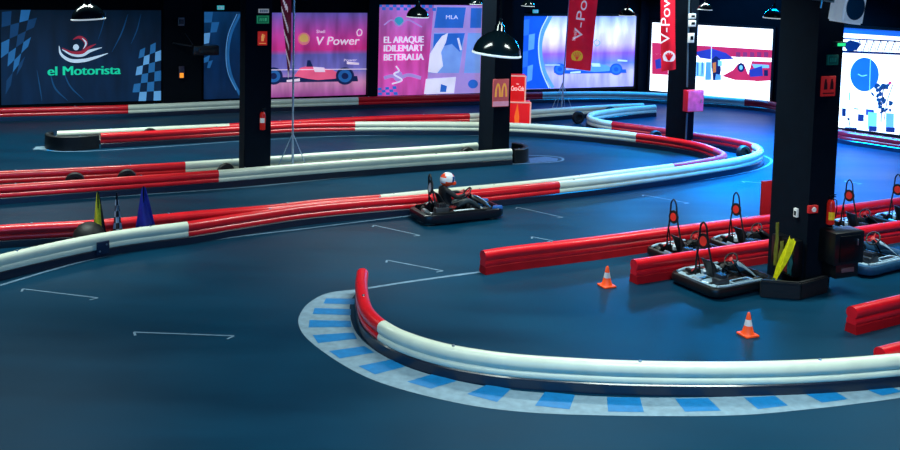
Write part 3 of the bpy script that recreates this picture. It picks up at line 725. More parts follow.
# conduit and boxes on column 3
a = c3.front.p(687.5, 0, .05); b = G(686.5, 142); e_ = c3.front.p(687, 87, .05)
R = Matrix((c3.front.u, V((0, 0, 1)).cross(c3.front.u), V((0, 0, 1)))).transposed()
mb = MB(); mb.tube([(a.x, a.y, HC-.05), (e_.x, e_.y, e_.z)], .03, 8); e2 = c3.front.p(687, 113.5, .05); mb.tube([(e2.x, e2.y, e2.z), (e2.x, e2.y, .06)], .03, 8)
mb.build('conduit', mat('conduit_grey', (96, 120, 136), .4, .4, noise=.1), c3.root, world=True)
for k, rc in enumerate(((688.2, 13.5, 694.2, 18.5), (688.2, 20, 694.2, 26.5), (687.5, 33, 692.5, 42.5))):
    plate(c3.front, rc, 'junction_box', ['topmost small white box on the column right of centre', 'second small white box down on the column right of centre', 'lowest small white box on the column right of centre'][k], 'junction box', [SIGNW, COLD], .1, off=.082,
          deco=lambda mb, w, h, th: q2(mb, [(-.3*w, .3*h), (.3*w, .3*h), (.3*w, .7*h), (-.3*w, .7*h)], -th-.002))
# dark service gear between the left banners
P4 = Plane(W1.a+W1.n*.2, W1.a+W1.n*.2+W1.u)
plate(P4, (178, 17.5, 184, 25.5), 'wall_box', 'small pale box high on the dark wall between the blue banners', 'box', [mat('box_grey', (130, 130, 138), .5, noise=.05), COLD], .12, deco=deco_em)
plate(P4, (178.5, 66, 184, 78), 'warning_light', 'small amber light on the dark wall between the blue banners', 'light', [mat('light_case', (60, 50, 70), .5, noise=.05), mat('amber_glow', (255, 150, 40), .5, emit=1.0, noise=.05)], .12,
      deco=lambda mb, w, h, th: q2(mb, [(-.35*w, .05*h), (.35*w, .05*h), (.35*w, .45*h), (-.35*w, .45*h)], -th-.002))
pa, pb, pc = P4.p(173, 43, .05), P4.p(194, 46.5, .9), P4.p(208, 50, .9)
r = empty('projector_arm', pa, 0, 'black wall arm with a dark projector between the blue banners', 'projector')
mb = MB(); mb.tube([pa, pb], .03, 8); mb.tube([P4.p(185, 33, .05), pb], .015, 8); mb.build('arm', mat('arm_grey', (60, 66, 74), .4, .4, noise=.1), r, world=True)
mb = MB(); R = Matrix.Rotation(PSI, 3, 'Z'); mb.box(pc+W1.u*-.1, (.95, .5, .36), R, .04); mb.lathe([(.1, 0), (.1, .06), (.06, .06), (0, .04)], pc-W1.u*.3+W1.n*.25, Matrix((W1.u, V((0, 0, 1)), W1.n)).transposed(), n=14)
mb.build('projector_body', DARK, r, world=True)
CY = mat('cyan_lamp', (60, 190, 200), .4, emit=.6, noise=.05)
plate(W1, (217, 5.5, 224, 9.6), 'indicator_lamp', 'tiny cyan lamp above the checkered banner left of the left column', 'light', [CY, SIGNW], .08, off=.05, deco=deco_em)
plate(W1, (532.5, 9.6, 537.6, 13), 'indicator_lamp', 'tiny cyan lamp above the left end of the blue and lilac screen', 'light', [CY, SIGNW], .08, off=.06, deco=deco_em)

# extinguishers
def extinguisher(loc, h, label, yellow):
    r = empty('fire_extinguisher', loc, 0, label, 'fire extinguisher'); k = h/.6
    mb = MB(); mb.lathe([(0, 0), (.075*k, 0), (.08*k, .02*k), (.08*k, .42*k), (.065*k, .48*k), (.03*k, .51*k), (0, .51*k)], n=16); mb.build('cylinder', mat('extinguisher_red', (214, 34, 24), .3, noise=.08, emit=.15), r)
    mb = MB(); mb.lathe([(.03*k, .505*k), (.032*k, .55*k), (0, .56*k)], n=10); mb.box((.03*k, 0, .57*k), (.13*k, .025*k, .02*k), bev=.004); mb.box((.03*k, 0, .60*k), (.13*k, .025*k, .02*k), Matrix.Rotation(-.25, 3, 'Y'), bev=.004); mb.build('valve', BLACKMETAL, r)
    mb = MB(); mb.tube([(.03*k, -.01, .54*k), (.09*k, -.05*k, .5*k), (.105*k, -.04*k, .35*k), (.09*k, -.03*k, .15*k)], .012*k, 8); mb.build('hose', RUB, r)
    mb = MB(); mb.lathe([(.0815*k, .1*k if yellow else .2*k), (.0815*k, .26*k if yellow else .34*k)], n=12, a0=-2.4, a1=-.6); mb.build('label_sticker', mat('sticker_yellow', (236, 196, 30), .5, noise=.05, emit=.2) if yellow else SIGNW, r)
    mb = MB(); mb.box((0, .085*k, .33*k), (.1*k, .05, .06*k)); mb.build('bracket', BLACKMETAL, r)
p = c1.front.p(262.5, 129.5, .13); extinguisher(p, .56, 'red fire extinguisher hung on the left column', False)
p = c4.front.p(830, 224, .12); extinguisher(p, .56, 'red fire extinguisher with a yellow label on the biggest column', True)
# ------------------------------------------------------------------ pendant lamps
LAMPB = mat('lamp_black', (10, 26, 32), .14, noise=.1, coat=.6); LAMPW = mat('lamp_inner_white', (225, 238, 240), .5, emit=.5, noise=.03)
def lamp(px, py, dpx, dia, tilt, label):
    s = dpx/dia; depth = F/s
    d = ray(px, py); P = EYE+d*(depth/d.dot(_f))
    r = empty('pendant_lamp', P, 0, label, 'lamp', 'black dome lamps hanging over the track')
    R0 = dia/2
    Rt = Matrix.Rotation(tilt, 3, 'Y')
    mb = MB(); prof = [(R0, 0)]+[(R0*math.cos(t), R0*.95*math.sin(t)) for t in [.12, .3, .55, .8, 1.05, 1.25]]+[(R0*.22, R0*1.0), (R0*.2, R0*1.18), (R0*.09, R0*1.3), (R0*.07, R0*1.5), (0, R0*1.52)]
    mb.lathe(prof, R=Rt, n=32); mb.build('shade', LAMPB, r)
    mb = MB(); mb.lathe([(R0*.985, .004), (R0*.9, R0*.35), (R0*.55, R0*.75), (0, R0*.9)], R=Rt, n=28); mb.build('inner_shade', LAMPW, r)
    mb = MB(); mb.torus((0, 0, 0), R0, .014*dia/.6, Rt, n=32); mb.build('rim', LAMPW, r)
    top = Rt @ V((0, 0, R0*1.5))
    mb = MB(); mb.tube([top, (top.x, top.y, HC-P.z-.02)], .016, 6); mb.lathe([(.07, -.02), (.07, -.06), (0, -.08)], (top.x, top.y, HC-P.z), n=10); mb.build('cord', BLACKMETAL, r)
lamp(88.5, 19, 32, .6, -.06, 'black dome lamp at top left over the el Motorista banner')
lamp(496.5, 54, 48, .6, .09, 'largest black dome lamp, hanging before the middle column')
lamp(417.5, 17, 22, .52, .03, 'black dome lamp over the top of the pink poster')
lamp(627, 15.5, 15.5, .45, 0, 'small black dome lamp just right of the hanging red V-P flag')
lamp(773.5, 18, 20, .5, .03, 'small black dome lamp just left of the biggest column')
lamp(476, 4.2, 13, .42, 0, 'black dome lamp cut by the top edge, left of the middle column')
lamp(528, 6, 13, .42, .03, 'black dome lamp cut by the top edge, above the blue lilac screen')
lamp(705, 9.6, 14, .42, .03, 'small dome lamp just right of the conduit column at the top')

# ------------------------------------------------------------------ speaker on column 4
pf = c4.front.p(846, 23, .45)
SPK = r = empty('wall_speaker', pf, PSI-.2, 'white loudspeaker with a round dark grille at the top right', 'speaker')
mb = MB()
mb.prism([(-.26, .22, 0), (-.21, -.2, 0), (.21, -.2, 0), (.26, .22, 0)], (0, 0, .72)); es = [e for e in mb.bm.edges]
bmesh.ops.bevel(mb.bm, geom=es, offset=.03, segments=2, affect='EDGES'); SPK.rotation_euler.y = .13; mb.build('cabinet', mat('speaker_white', (206, 222, 232), .4, noise=.05, emit=.22), r)  # slight glow added to brighten the cabinet
mb = MB(); mb.lathe([(.185, 0), (.185, .012), (.17, .02), (.1, .028), (0, .02)], (.0, -.2, .30), Matrix.Rotation(math.pi/2, 3, 'X'), n=28, sy=1.25); mb.build('grille', mat('grille_grey', (54, 74, 92), .6, noise=.2, nscale=60), r)
mb = MB(); mb.tube([(-.24, .1, .36), (-.42, .3, .36), (-.5, .42, .36)], .03, 8); mb.tube([(-.44, .2, .2), (-.44, .2, 1.2)], .02, 8); mb.build('bracket', STEEL, r)

# ------------------------------------------------------------------ cones
CONES = []
def cone(px, py, label):
    p = G(px, py); r = empty('traffic_cone', (p.x, p.y, 0), .4, label, 'traffic cone'); k = .395
    mb = MB(); mb.box((0, 0, .018), (.27, .27, .036), bev=.012); mb.build('base', ORANGE, r)
    def rz(t): return .098-.075*t
    mb = MB(); mb.lathe([(.115, .034), (.1, .05), (rz(.42), k*.44), (rz(.42)-.002, k*.44)], n=20); mb.lathe([(rz(.7), k*.7), (rz(.97), k*.97), (rz(1)-.008, k), (0, k)], n=20); mb.build('body', ORANGE, r)
    mb = MB(); mb.lathe([(rz(.42)+.001, k*.44), (rz(.7)+.001, k*.7)], n=20); mb.build('reflective_band', CONEW, r)
cone(606.7, 286.3, 'orange traffic cone left of the parked karts, the farther of two')
cone(747.7, 335.3, 'orange traffic cone nearest the cream foreground barrier')

# ------------------------------------------------------------------ tyres lying between rails
def tyre(px, py, label, rad=.24):
    p = G(px, py); r = empty('spare_tyre', (p.x, p.y, 0), PSI, label, 'tyre', 'loose tyres between the rails'); w = .17
    R = Matrix.Rotation(math.pi/2, 3, 'X'); o = (0, 0, rad)
    mb = MB(); mb.lathe([(rad*.55, -w/2), (rad*.92, -w/2), (rad, -w*.3), (rad, w*.3), (rad*.92, w/2), (rad*.55, w/2), (rad*.5, w*.3), (rad*.5, -w*.3), (rad*.55, -w/2)], o, R, n=24); mb.build('tread', RUB, r)
    mb = MB(); mb.lathe([(rad*.5, w*.2), (rad*.2, w*.12), (0, w*.12)], o, R, n=18); mb.lathe([(rad*.5, -w*.2), (rad*.2, -w*.12), (0, -w*.12)], o, R, n=18); mb.build('hub', DARK, r)
    return r
TY = [(75, 191, 'tyre at far left between the red rails, left of the pair'), (127, 187.5, 'tyre at far left between the red rails, right of the pair'), (226, 181, 'tyre lying against the foot of the left column'),
      (150, 143, 'tyre between the cream and red rails at upper left'), (467, 162.7, 'tyre lying left of the foot of the arches-sign column'), (578, 123.7, 'tyre right of the second flag stand, beside the white rail bend'),
      (610, 118.7, 'tyre inside the far white rail bend'), (655, 144.5, 'tyre at the left foot of the hose box column'), (743, 160.5, 'tyre inside the far right turn')]
for x, y, l in TY:
    tyre(x, y, l)
# marshal flag post in a weighted tyre base at left
p = G(89, 249.3)
r = empty('weighted_stand', (p.x, p.y, 0), 0, 'black domed weighted stand behind the white barrier at left', 'stand')
mb = MB(); mb.lathe([(.0, .56), (.11, .55), (.21, .5), (.29, .39), (.33, .24), (.34, 0)], n=24); mb.build('dome', RUB, r)
mb = MB(); mb.torus((0, 0, .12), .33, .035, n=28); mb.build('tyre_ring', RUB, r)
def hand_flag(px, ytop, ybase, wpx, mats, label, kind):
    g = G(px, ybase); P = Plane(V((g.x, g.y, 0)), V((g.x+1, g.y, 0)))
    t = P.p(px, ytop); hgt = t.z; s = F/(g-EYE).dot(_f)
    r = empty('marshal_flag', (g.x, g.y, 0), 0, label, 'flag')
    mb = MB(); mb.tube([(0, 0, 0), (0, 0, hgt+.02)], .014, 8); mb.build('pole', BLACKMETAL, r)
    w = wpx/s; mb = MB()
    z0 = max(.25, hgt-1.05)
    def fn(u, v):
        ww = w*(.12+.88*(1-v)**.8)
        return V(((u-.4)*ww, .05*math.sin(u*9+v*3)*(1.1-v), z0+(hgt-z0)*v - .06*(1-v)*abs(u-.5)))
    mb.grid(fn, 12, 14)
    if kind == 'check':
        for i, f in enumerate(mb.bm.faces): f.material_index = ((i//14//4)+(i % 14)//2) % 2
    if kind == 'two':
        for i, f in enumerate(mb.bm.faces): f.material_index = 1 if (i//14) > 7 or (i % 14) < 1 else 0
    mb.build('cloth', mats, r)
FB = mat('flag_blue', (22, 34, 150), .6, noise=.2, nscale=10); FD = mat('flag_dark', (20, 24, 40), .6, noise=.2, nscale=10); FW = mat('flag_white', (150, 170, 200), .6, noise=.1)
hand_flag(98, 191.5, 248, 15, [YEL, FD], 'yellow and black furled marshal flag at left', 'two')
hand_flag(116.7, 193.5, 246, 11, [FD, FW], 'thin checkered marshal flag between the yellow and blue ones', 'check')
hand_flag(143.5, 187, 242.5, 22, [FB], 'blue furled marshal flag at left', 'plain')
# dark joint clamp on the white barrier
pj = G(102, 240, .3)
best = min(range(len(PATHS['A'])), key=lambda i: (PATHS['A'][i].xy-G(101.5, 233.2, RH).xy).length)
pp = PATHS['A'][best]; tt = (PATHS['A'][best+1]-PATHS['A'][best-1]); ang = math.atan2(tt.y, tt.x)
r = empty('rail_clamp', (pp.x, pp.y, 0), ang, 'dark blue-black clamp plate on the white barrier under the flags', 'clamp')
mb = MB(); mb.box((0, -.14, .20), (.26, .03, .26), bev=.01); mb.build('plate', mat('clamp_navy', (12, 34, 64), .4, noise=.1), r)
mb = MB(); mb.lathe([(.02, 0), (.02, .01), (0, .014)], (.07, -.155, .26), Matrix.Rotation(math.pi/2, 3, 'X'), n=8); mb.lathe([(.02, 0), (.02, .01), (0, .014)], (-.07, -.155, .14), Matrix.Rotation(math.pi/2, 3, 'X'), n=8); mb.build('bolt', STEEL, r)

# ------------------------------------------------------------------ standing feather flags
POLE = mat('pole_white', (190, 208, 224), .35, .3, noise=.05)
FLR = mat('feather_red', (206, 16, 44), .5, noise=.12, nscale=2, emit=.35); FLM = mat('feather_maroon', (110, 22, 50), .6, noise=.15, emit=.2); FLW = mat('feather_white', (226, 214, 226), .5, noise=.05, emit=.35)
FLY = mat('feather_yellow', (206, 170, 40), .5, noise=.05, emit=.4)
def flag_stand(px, ybase, lean, label, top_z, legs, ztri, rpole=.028):
    g = G(px, ybase); P = Plane(V((g.x, g.y, 0)), V((g.x+1, g.y, 0)))
    r = empty('flag_stand', (g.x, g.y, 0), 0, label, 'flag stand')
    mb = MB(); mb.tube([(0, 0, .02), (lean*.5, 0, top_z*.5), (lean, 0, top_z)], rpole, 8); mb.build('pole', POLE, r)
    for a in legs:
        mb = MB(); mb.tube([(lean*.08, 0, ztri), (legs[a][0], legs[a][1], .012)], .014, 6); mb.build('leg', POLE, r)
    return r, g, P
r1, g1, P1 = flag_stand(292.3, 176, -.02, 'thin white flag stand between the rails right of the left column', 5.6, {0: (-.5, .0), 1: (.5, 0), 2: (0, .3)}, 1.2)
r2, g2, P2 = flag_stand(561, 114, .2, 'white splayed flag stand under the big red flag', 5.4, {0: (-.45, -.1), 1: (-.2, .2), 2: (.2, .2), 3: (.5, -.1)}, 1.25)
P3 = Plane(c3.C-V((0, .3, 0)), c3.C-V((0, .3, 0))+V((1, 0, 0)))
def hung(P, quad, name, label, mats, stripes=False, off=.04):
    q = [P.p(x, y, off) for x, y in quad]
    r = empty(name, (q[3].x, q[3].y, q[3].z), 0, label, 'flag')
    def fn(u, v):
        p = q[3].lerp(q[2], u).lerp(q[0].lerp(q[1], u), v)
        p = p+V((0, .06*math.sin(u*5+v*4+.5), 0)); return p
    mb = MB(); nu, nv = 14, 30; mb.grid(fn, nu, nv)
    if stripes:
        for i, f in enumerate(mb.bm.faces):
            a, b = i//nv, i % nv
            f.material_index = 1 if ((a+b*1.1) % 7) < 2.2 and a < 9 else 0
    mb.build('cloth', mats, r, world=True)
    return r, fn, q
hung(P1, [(279, -20), (291, -20), (291.2, 60), (288, 79)], 'feather_flag', 'furled maroon and white striped flag on the thin white pole', [FLM, FLW], True)
r, fn, q = hung(P2, [(570.5, -20), (600, -20), (590.5, 71), (565.5, 68)], 'feather_flag', 'big red flag with V-P lettering and a yellow shell emblem', [FLR])
def flag_deco(r, P, q, txt, small, ew, em_, y0, px0, px1, hpx):
    # lettering runs up the flag
    A = P.p(px0, y0, .14); Bp = P.p(px1, y0-hpx, .14); up = (Bp-A).normalized(); side = V((-up.z, 0, up.x)); 
    mb = MB(); put_text(mb, txt, A, up, side, (Bp-A).length, ew); mb.build('lettering', FLW, r, smooth=False, world=True, fixn=False)
flag_deco(r, P2, q, 'V-Power', 0, .36, FLY, 41, 581.5, 592.5, 74)
A = P2.p(575, 41, .14); Bp = P2.p(577, 31, .14); up = (Bp-A).normalized(); mb = MB(); put_text(mb, 'Shell', A, up, V((-up.z, 0, up.x)), (Bp-A).length, .13); mb.build('lettering', FLW, r, smooth=False, world=True, fixn=False)
def scallop(mb, c, R0, du, dv):
    pts = [c+du*(R0*math.sin(t))+dv*(R0*math.cos(t)*(1+.06*math.cos(t*14))) for t in [-2.2+4.4*i/28 for i in range(29)]]
    mb.poly(pts+[c-dv*R0*.75+du*R0*.35, c-dv*R0*.75-du*R0*.35])
    return pts
c = P2.p(577, 56.5, .14); mb = MB(); scallop(mb, c, .23, V((1, 0, 0)), V((0, 0, 1))); e1 = mb.build('emblem', FLY, r, smooth=False, world=True, fixn=False)
c_ = c-V((0, .006, 0)); mb = MB()
for t in (-.9, -.45, 0, .45, .9):
    d = V((math.sin(t), 0, math.cos(t))); s = V((d.z, 0, -d.x))*.012; a = c_-V((0, 0, .14)); b_ = c_+d*.19
    mb.poly([a-s, a+s, b_+s, b_-s])
mb.build('ridge_lines', FLR, e1, smooth=False, world=False, fixn=False)
for v in e1.children: pass
rl = [o for o in COL.objects if o.name.startswith('ridge_lines')][0]; rl.data.transform(Matrix.Translation(-r.location))
r, fn, q = hung(P3, [(660, -20), (675.5, -20), (675.5, 69), (661.5, 72)], 'feather_flag', 'narrow red flag with white letters hung on the column right of centre', [FLR])
t0, t1 = q[0]+V((-.06, 0, 0)), q[1]+V((.3, 0, 0))
mb = MB(); mb.tube([t0, t1], .02, 8); mb.tube([t1, t1+V((0, .6, 0))], .02, 8); mb.build('hanging_arm', BLACKMETAL, r, world=True)
flag_deco(r, P3, q, 'V-Power', 0, .3, FLY, 44, 669.5, 670.5, 66)
c = P3.p(669, 57, .14); mb = MB(); scallop(mb, c, .2, V((1, 0, 0)), V((0, 0, 1))); e1 = mb.build('emblem', FLW, r, smooth=False, world=True, fixn=False)
c_ = c-V((0, .006, 0)); mb = MB()
for t in (-.9, -.3, .3, .9):
    d = V((math.sin(t), 0, math.cos(t))); s = V((d.z, 0, -d.x))*.03; a = c_-V((0, 0, .1)); b_ = c_+d*.14
    mb.poly([a-s, a+s, b_+s, b_-s])
o = mb.build('ridge_lines', FLR, e1, smooth=False, fixn=False); o.data.transform(Matrix.Translation(-r.location))

# ------------------------------------------------------------------ red drinks boxes
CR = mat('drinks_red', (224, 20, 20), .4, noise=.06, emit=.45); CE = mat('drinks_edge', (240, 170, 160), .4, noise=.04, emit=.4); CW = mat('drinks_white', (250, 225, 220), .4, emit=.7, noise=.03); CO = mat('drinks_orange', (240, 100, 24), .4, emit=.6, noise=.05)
def drinks(px0, px1, ytop, zb, ybase, label, txts, orange=False):
    a, b = G(px0, ybase), G(px1, ybase); w = abs(b.x-a.x); P = Plane(V((a.x, a.y, 0)), V((a.x+1, a.y, 0)))
    h = P.p((px0+px1)/2, ytop).z-zb
    r = empty('drinks_display_box', ((a.x+b.x)/2, a.y, zb), 0, label, 'display box')
    mb = MB(); mb.box((0, .25, h/2), (w, .5, h), bev=.02); mb.build('carton', CR, r)
    mb = MB()
    for x in (-w/2, w/2): mb.box((x, -.004, h/2), (.05, .03, h-.02))
    mb.box((0, -.004, h-.02), (w, .03, .05)); mb.build('edge_trim', CE, r, smooth=False)
    for t, z, hh, wd, x0 in txts:
        mb = MB(); put_text(mb, t, V((-w/2+x0*w, -.012, z*h)), V((1, 0, 0)), ZZ, wd*w, hh, shear=.25, bold=.01); mb.build('lettering', CW, r, smooth=False, fixn=False)
    if orange:
        mb = MB(); mb.poly([(-w*.15, -.008, .05), (-w*.02, -.008, .05), (w*.02, -.008, h*.5), (-w*.08, -.008, h*.95), (-w*.2, -.008, h*.5)]); mb.build('print', CO, r, smooth=False)
    return h
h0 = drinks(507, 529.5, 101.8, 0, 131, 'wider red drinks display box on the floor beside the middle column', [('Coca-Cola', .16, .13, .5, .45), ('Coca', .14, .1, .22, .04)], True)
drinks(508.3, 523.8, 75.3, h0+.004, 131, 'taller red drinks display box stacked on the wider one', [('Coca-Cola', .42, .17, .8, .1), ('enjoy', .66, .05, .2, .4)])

# ------------------------------------------------------------------ red panel on the pit barrier
a = G(761.5, 234)+BX*.32+AX*.19; P = Plane(V((a.x, a.y, 0)), V((a.x, a.y, 0))+AX)
zt = P.p(768, 181.5).z; off = BX*.0
r = empty('red_board', (a.x+off.x, a.y+off.y, 0), PSI, 'tall plain red board standing on the left side of the biggest column', 'board')
mb = MB(); mb.box((.18, 0, zt/2+.02), (.32, .06, zt), bev=.012); mb.build('board', mat('board_red', (176, 12, 22), .5, noise=.08, nscale=3), r)
mb = MB(); mb.box((.18, 0, .02), (.5, .3, .04), bev=.01); mb.build('foot', BLACKMETAL, r)

# ------------------------------------------------------------------ karts
NUMR = mat('number_red', (206, 44, 34), .45, noise=.1, emit=.15); NUMW = mat('number_white', (214, 218, 228), .45, noise=.05)
KW = mat('kart_white', (196, 212, 224), .4, noise=.15); KSHEEN = mat('kart_blue_sheen', (32, 92, 168), .35, noise=.15); KR = mat('kart_red', (190, 46, 46), .4, noise=.12)
SEATM = mat('seat_black', (20, 22, 28), .4, noise=.1)
def make_kart(podm, ringm, topm, discm, label, group, hh=1.1):
    r = empty('racing_kart', (0, 0, 0), 0, label, 'kart', group)
    L, W = .84, .62
    # wraparound bumper
    path = []
    for cx, cy, rr, a0 in ((L-.26, W-.26, .26, 0), (-L+.16, W-.16, .16, 90), (-L+.16, -W+.16, .16, 180), (L-.26, -W+.26, .26, 270)):
        for k in range(7):
            t = math.radians(a0+90*k/6); path.append(V((cx+rr*math.cos(t), cy+rr*math.sin(t), 0)))
    mb = MB(); prof = [(.02, .235), (-.03, .24), (-.055, .2), (-.055, .09), (-.02, .06), (.05, .06), (.07, .1), (.07, .19), (.05, .225)]
    rings = []; n = len(path)
    for i, p in enumerate(path):
        t = (path[(i+1) % n]-path[i-1]).normalized(); s = V((t.y, -t.x, 0)); rings.append([mb.bm.verts.new(p+s*u+V((0, 0, z))) for u, z in prof])
    for i in range(n):
        a, b = rings[i], rings[(i+1) % n]
        for k in range(len(prof)): mb.face([a[k], a[(k+1) % len(prof)], b[(k+1) % len(prof)], b[k]])
    mb.build('bumper', ringm, r)
    mb = MB()
    for sg in (1, -1): mb.tube([(.45, sg*(W-.005), .24), (0, sg*(W-.005), .245), (-.5, sg*(W-.005), .245), (-L+.1, sg*(W-.06), .24)], .03, 8)
    mb.build('bumper_trim', topm, r)
    # floor tray
    mb = MB(); mb.prism([(.74, .2, .05), (.74, -.2, .05), (.5, -.3, .05), (-.75, -.3, .05), (-.75, .3, .05), (.5, .3, .05)], (0, 0, .025)); mb.build('floor_tray', BLACKMETAL, r, smooth=False)
    mb = MB()
    for sg in (1, -1): mb.tube([(.72, sg*.22, .1), (.3, sg*.3, .1), (-.4, sg*.32, .1), (-.76, sg*.32, .11)], .018, 8)
    mb.tube([(.5, -.5, .13), (.5, .5, .13)], .018, 8); mb.tube([(-.56, -.5, .13), (-.56, .5, .13)], .02, 8); mb.build('frame', BLACKMETAL, r)
    # side pods
    for sg in (1, -1):
        mb = MB(); mb.prism([(.30, sg*.31, .09), (.36, sg*.565, .09), (-.32, sg*.565, .09), (-.35, sg*.34, .09)], (0, 0, .16))
        bmesh.ops.bevel(mb.bm, geom=list(mb.bm.edges), offset=.035, segments=3, affect='EDGES'); pod = mb.build('side_pod', podm, r)
        mb = MB(); mb.box((.0, sg*.46, .254), (.44, .1, .012), bev=.004); mb.build('decal', KW if podm is DARK else DARK, pod)
    # nose and steering fairing
    mb = MB()
    def nose(u, v):
        x = .30+.46*u; z = .50-.30*u**1.3; hw = (.12+.16*u)
        y = (v-.5)*2*hw; return V((x, y, z-.10*(abs(v-.5)*2)**2))
    mb.grid(nose, 8, 8); fr = mb.build('front_fairing', podm, r, fixn=False)
    sol = fr.modifiers.new('shell', 'SOLIDIFY'); sol.thickness = .015
    mb = MB(); mb.grid(lambda u, v: nose(.25+.55*u, .3+.4*v)+V((.008, 0, .012)), 6, 4); mb.build('number_patch', KW, fr, fixn=False)
    # seat bucket
    mb = MB()
    prof = [(.06, .20), (-.05, .155), (-.2, .13), (-.3, .15), (-.37, .25), (-.43, .4), (-.48, .54), (-.5, .6)]
    def seat(u, v):
        k = u*(len(prof)-1); i = min(int(k), len(prof)-2); f = k-i; x = prof[i][0]*(1-f)+prof[i+1][0]*f; z = prof[i][1]*(1-f)+prof[i+1][1]*f
        t = (v-.5)*2; hw = .2-.04*u**4; side = abs(t)**3
        lift = .13*math.sin(math.pi*min(1, .25+u*.75))
        return V((x+side*lift*.9*(1 if u > .4 else 0)*min(1, (u-.4)*4 if u > .4 else 0), t*hw, z+side*lift*(1 if u < .5 else max(0, 1-(u-.5)*4))))
    mb.grid(seat, 16, 12); se = mb.build('seat', SEATM, r, fixn=False); so = se.modifiers.new('shell', 'SOLIDIFY'); so.thickness = .02
    # steering
    Rw = Matrix.Rotation(math.radians(-52), 3, 'Y')
    mb = MB(); mb.torus((.20, 0, .52), .145, .017, Rw, 28, 8); sw = mb.build('steering_wheel', RUB, r)
    mb = MB()
    for t in (0, 2.1, 4.2): mb.tube([V((.20, 0, .52)), V((.20, 0, .52))+Rw @ V((.14*math.cos(t), .14*math.sin(t), 0))], .012, 6)
    mb.lathe([(.045, -.02), (.045, .015), (0, .02)], (.20, 0, .52), Rw, n=12); mb.build('spokes', KR, sw)
    mb = MB(); mb.tube([(.20, 0, .52), (.52, 0, .14)], .016, 8); mb.build('steering_column', BLACKMETAL, r)
    if discm:
        # hoop with number disc
        half = [(-.52, .27, .12), (-.56, .22, .12+(hh-.12)*.35), (-.60, .125, hh*.70), (-.61, .105, hh*.83), (-.62, .075, hh*.95)]
        pts, _ = catmull(half+[(-.622, 0, hh)]+[(x, -y, z) for x, y, z in half[::-1]], 5)
        mb = MB(); mb.tube(pts, .02, 8)
        for sg in (1, -1): mb.tube([(-.575, sg*.17, hh*.5), (-.36, sg*.26, .13)], .014, 6)
        ho = mb.build('roll_hoop', RUB, r)
        Rd = Matrix.Rotation(math.radians(-84), 3, 'Y')
        mb = MB(); mb.lathe([(0, -.012), (.155, -.012), (.16, 0), (.155, .012), (0, .012)], (-.603, 0, hh*.72), Rd, n=24); nd = mb.build('number_disc', RUB, ho)
        mb = MB()
        for s in (-1, 1): mb.lathe([(.1, .015*s), (0, .016*s)], (-.603, 0, hh*.72), Rd, n=20)
        mb.build('disc_face', discm, nd, fixn=False)
    # engine, tank
    mb = MB(); mb.box((-.48, -.40, .25), (.3, .22, .2), bev=.03)
    for k in range(5): mb.box((-.55+.035*k, -.40, .38), (.014, .2, .1))
    mb.lathe([(.07, 0), (.075, .05), (.03, .06), (0, .06)], (-.38, -.40, .33), n=14); en = mb.build('engine', mat('engine_grey', (70, 76, 84), .4, .6, noise=.2), r)
    mb = MB(); mb.tube([(-.5, -.3, .2), (-.66, -.28, .2), (-.7, -.1, .2)], .035, 10); mb.tube([(-.7, -.1, .2), (-.7, .14, .2)], .06, 12); mb.build('exhaust', STEEL, r)
    mb = MB(); mb.box((-.47, .40, .24), (.28, .2, .16), bev=.035); bb = mb.build('battery_box', DARK, r)
    mb = MB(); mb.box((-.47, .40, .325), (.16, .07, .012), bev=.004); mb.build('sticker', KW, bb)
    mb = MB(); mb.lathe([(0, 0), (.055, 0), (.055, .09), (.03, .11), (.03, .13), (0, .13)], (-.22, .3, .16), n=12); mb.build('fuel_can', KW, r)
    if podm is not DARK:
        mb = MB(); mb.prism([(-.79, .5, .2), (-.79, -.5, .2), (-.66, -.56, .2), (-.36, -.56, .2), (-.36, .56, .2), (-.66, .56, .2)], (0, 0, .03)); rd = mb.build('rear_deck', podm, r)
        for y in (-.32, 0, .32): mb = MB(); mb.box((-.56, y, .236), (.28, .09, .014), bev=.004); mb.build('slot', DARK, rd)
    mb = MB(); mb.tube([(-.6, .3, .3), (-.4, .36, .36), (-.2, .34, .3)], .012, 6); mb.build('cable', KR, r)
    for x, w, ry in ((.5, .12, .47), (-.56, .17, .47)):
        for s in (1, -1):
            mb = MB(); R = Matrix.Rotation(math.pi/2, 3, 'X'); rad = .13
            mb.lathe([(rad*.5, -w/2), (rad*.88, -w/2), (rad, -w*.36), (rad, w*.36), (rad*.88, w/2), (rad*.5, w/2)], (x, s*ry, rad), R, n=22); wh = mb.build('wheel', RUB, r)
            mb = MB(); mb.lathe([(rad*.5, w*.4*-1), (rad*.4, -w*.2), (0, -w*.2)], (x, s*ry, rad), R, n=16); mb.lathe([(rad*.5, w*.4), (rad*.4, w*.2), (0, w*.2)], (x, s*ry, rad), R, n=16); mb.build('rim', STEEL, wh)
    return r
kd = make_kart(DARK, mat('kart_bumper_navy', (8, 14, 26), .3, noise=.15), DARK, NUMW, 'black kart on the track with a helmeted driver', None, 1.0)
p = G(459, 213.2)
pa, pb = G(414, 205, 0), G(520, 193.5, 0); HD = math.atan2(pb.y-pa.y, pb.x-pa.x)
for sg in (1, -1):
    mb = MB(); mb.lathe([(0, .05), (.1, .05), (.115, .07), (.115, .25), (.1, .27), (0, .275)], (.76, sg*.47, 0), n=18); mb.build('corner_pad', KSHEEN, kd)  # blue sheen on the bumper corners, painted as the pads' colour
kd.scale = (1.18, .75, 1.1)
_pa = PATHS['A']; _i = min(range(1, len(_pa)-1), key=lambda i: (_pa[i]-p).xy.length); _t = (_pa[_i+1]-_pa[_i-1]); HD = math.atan2(_t.y, _t.x); _n = V((math.sin(HD), -math.cos(HD), 0))
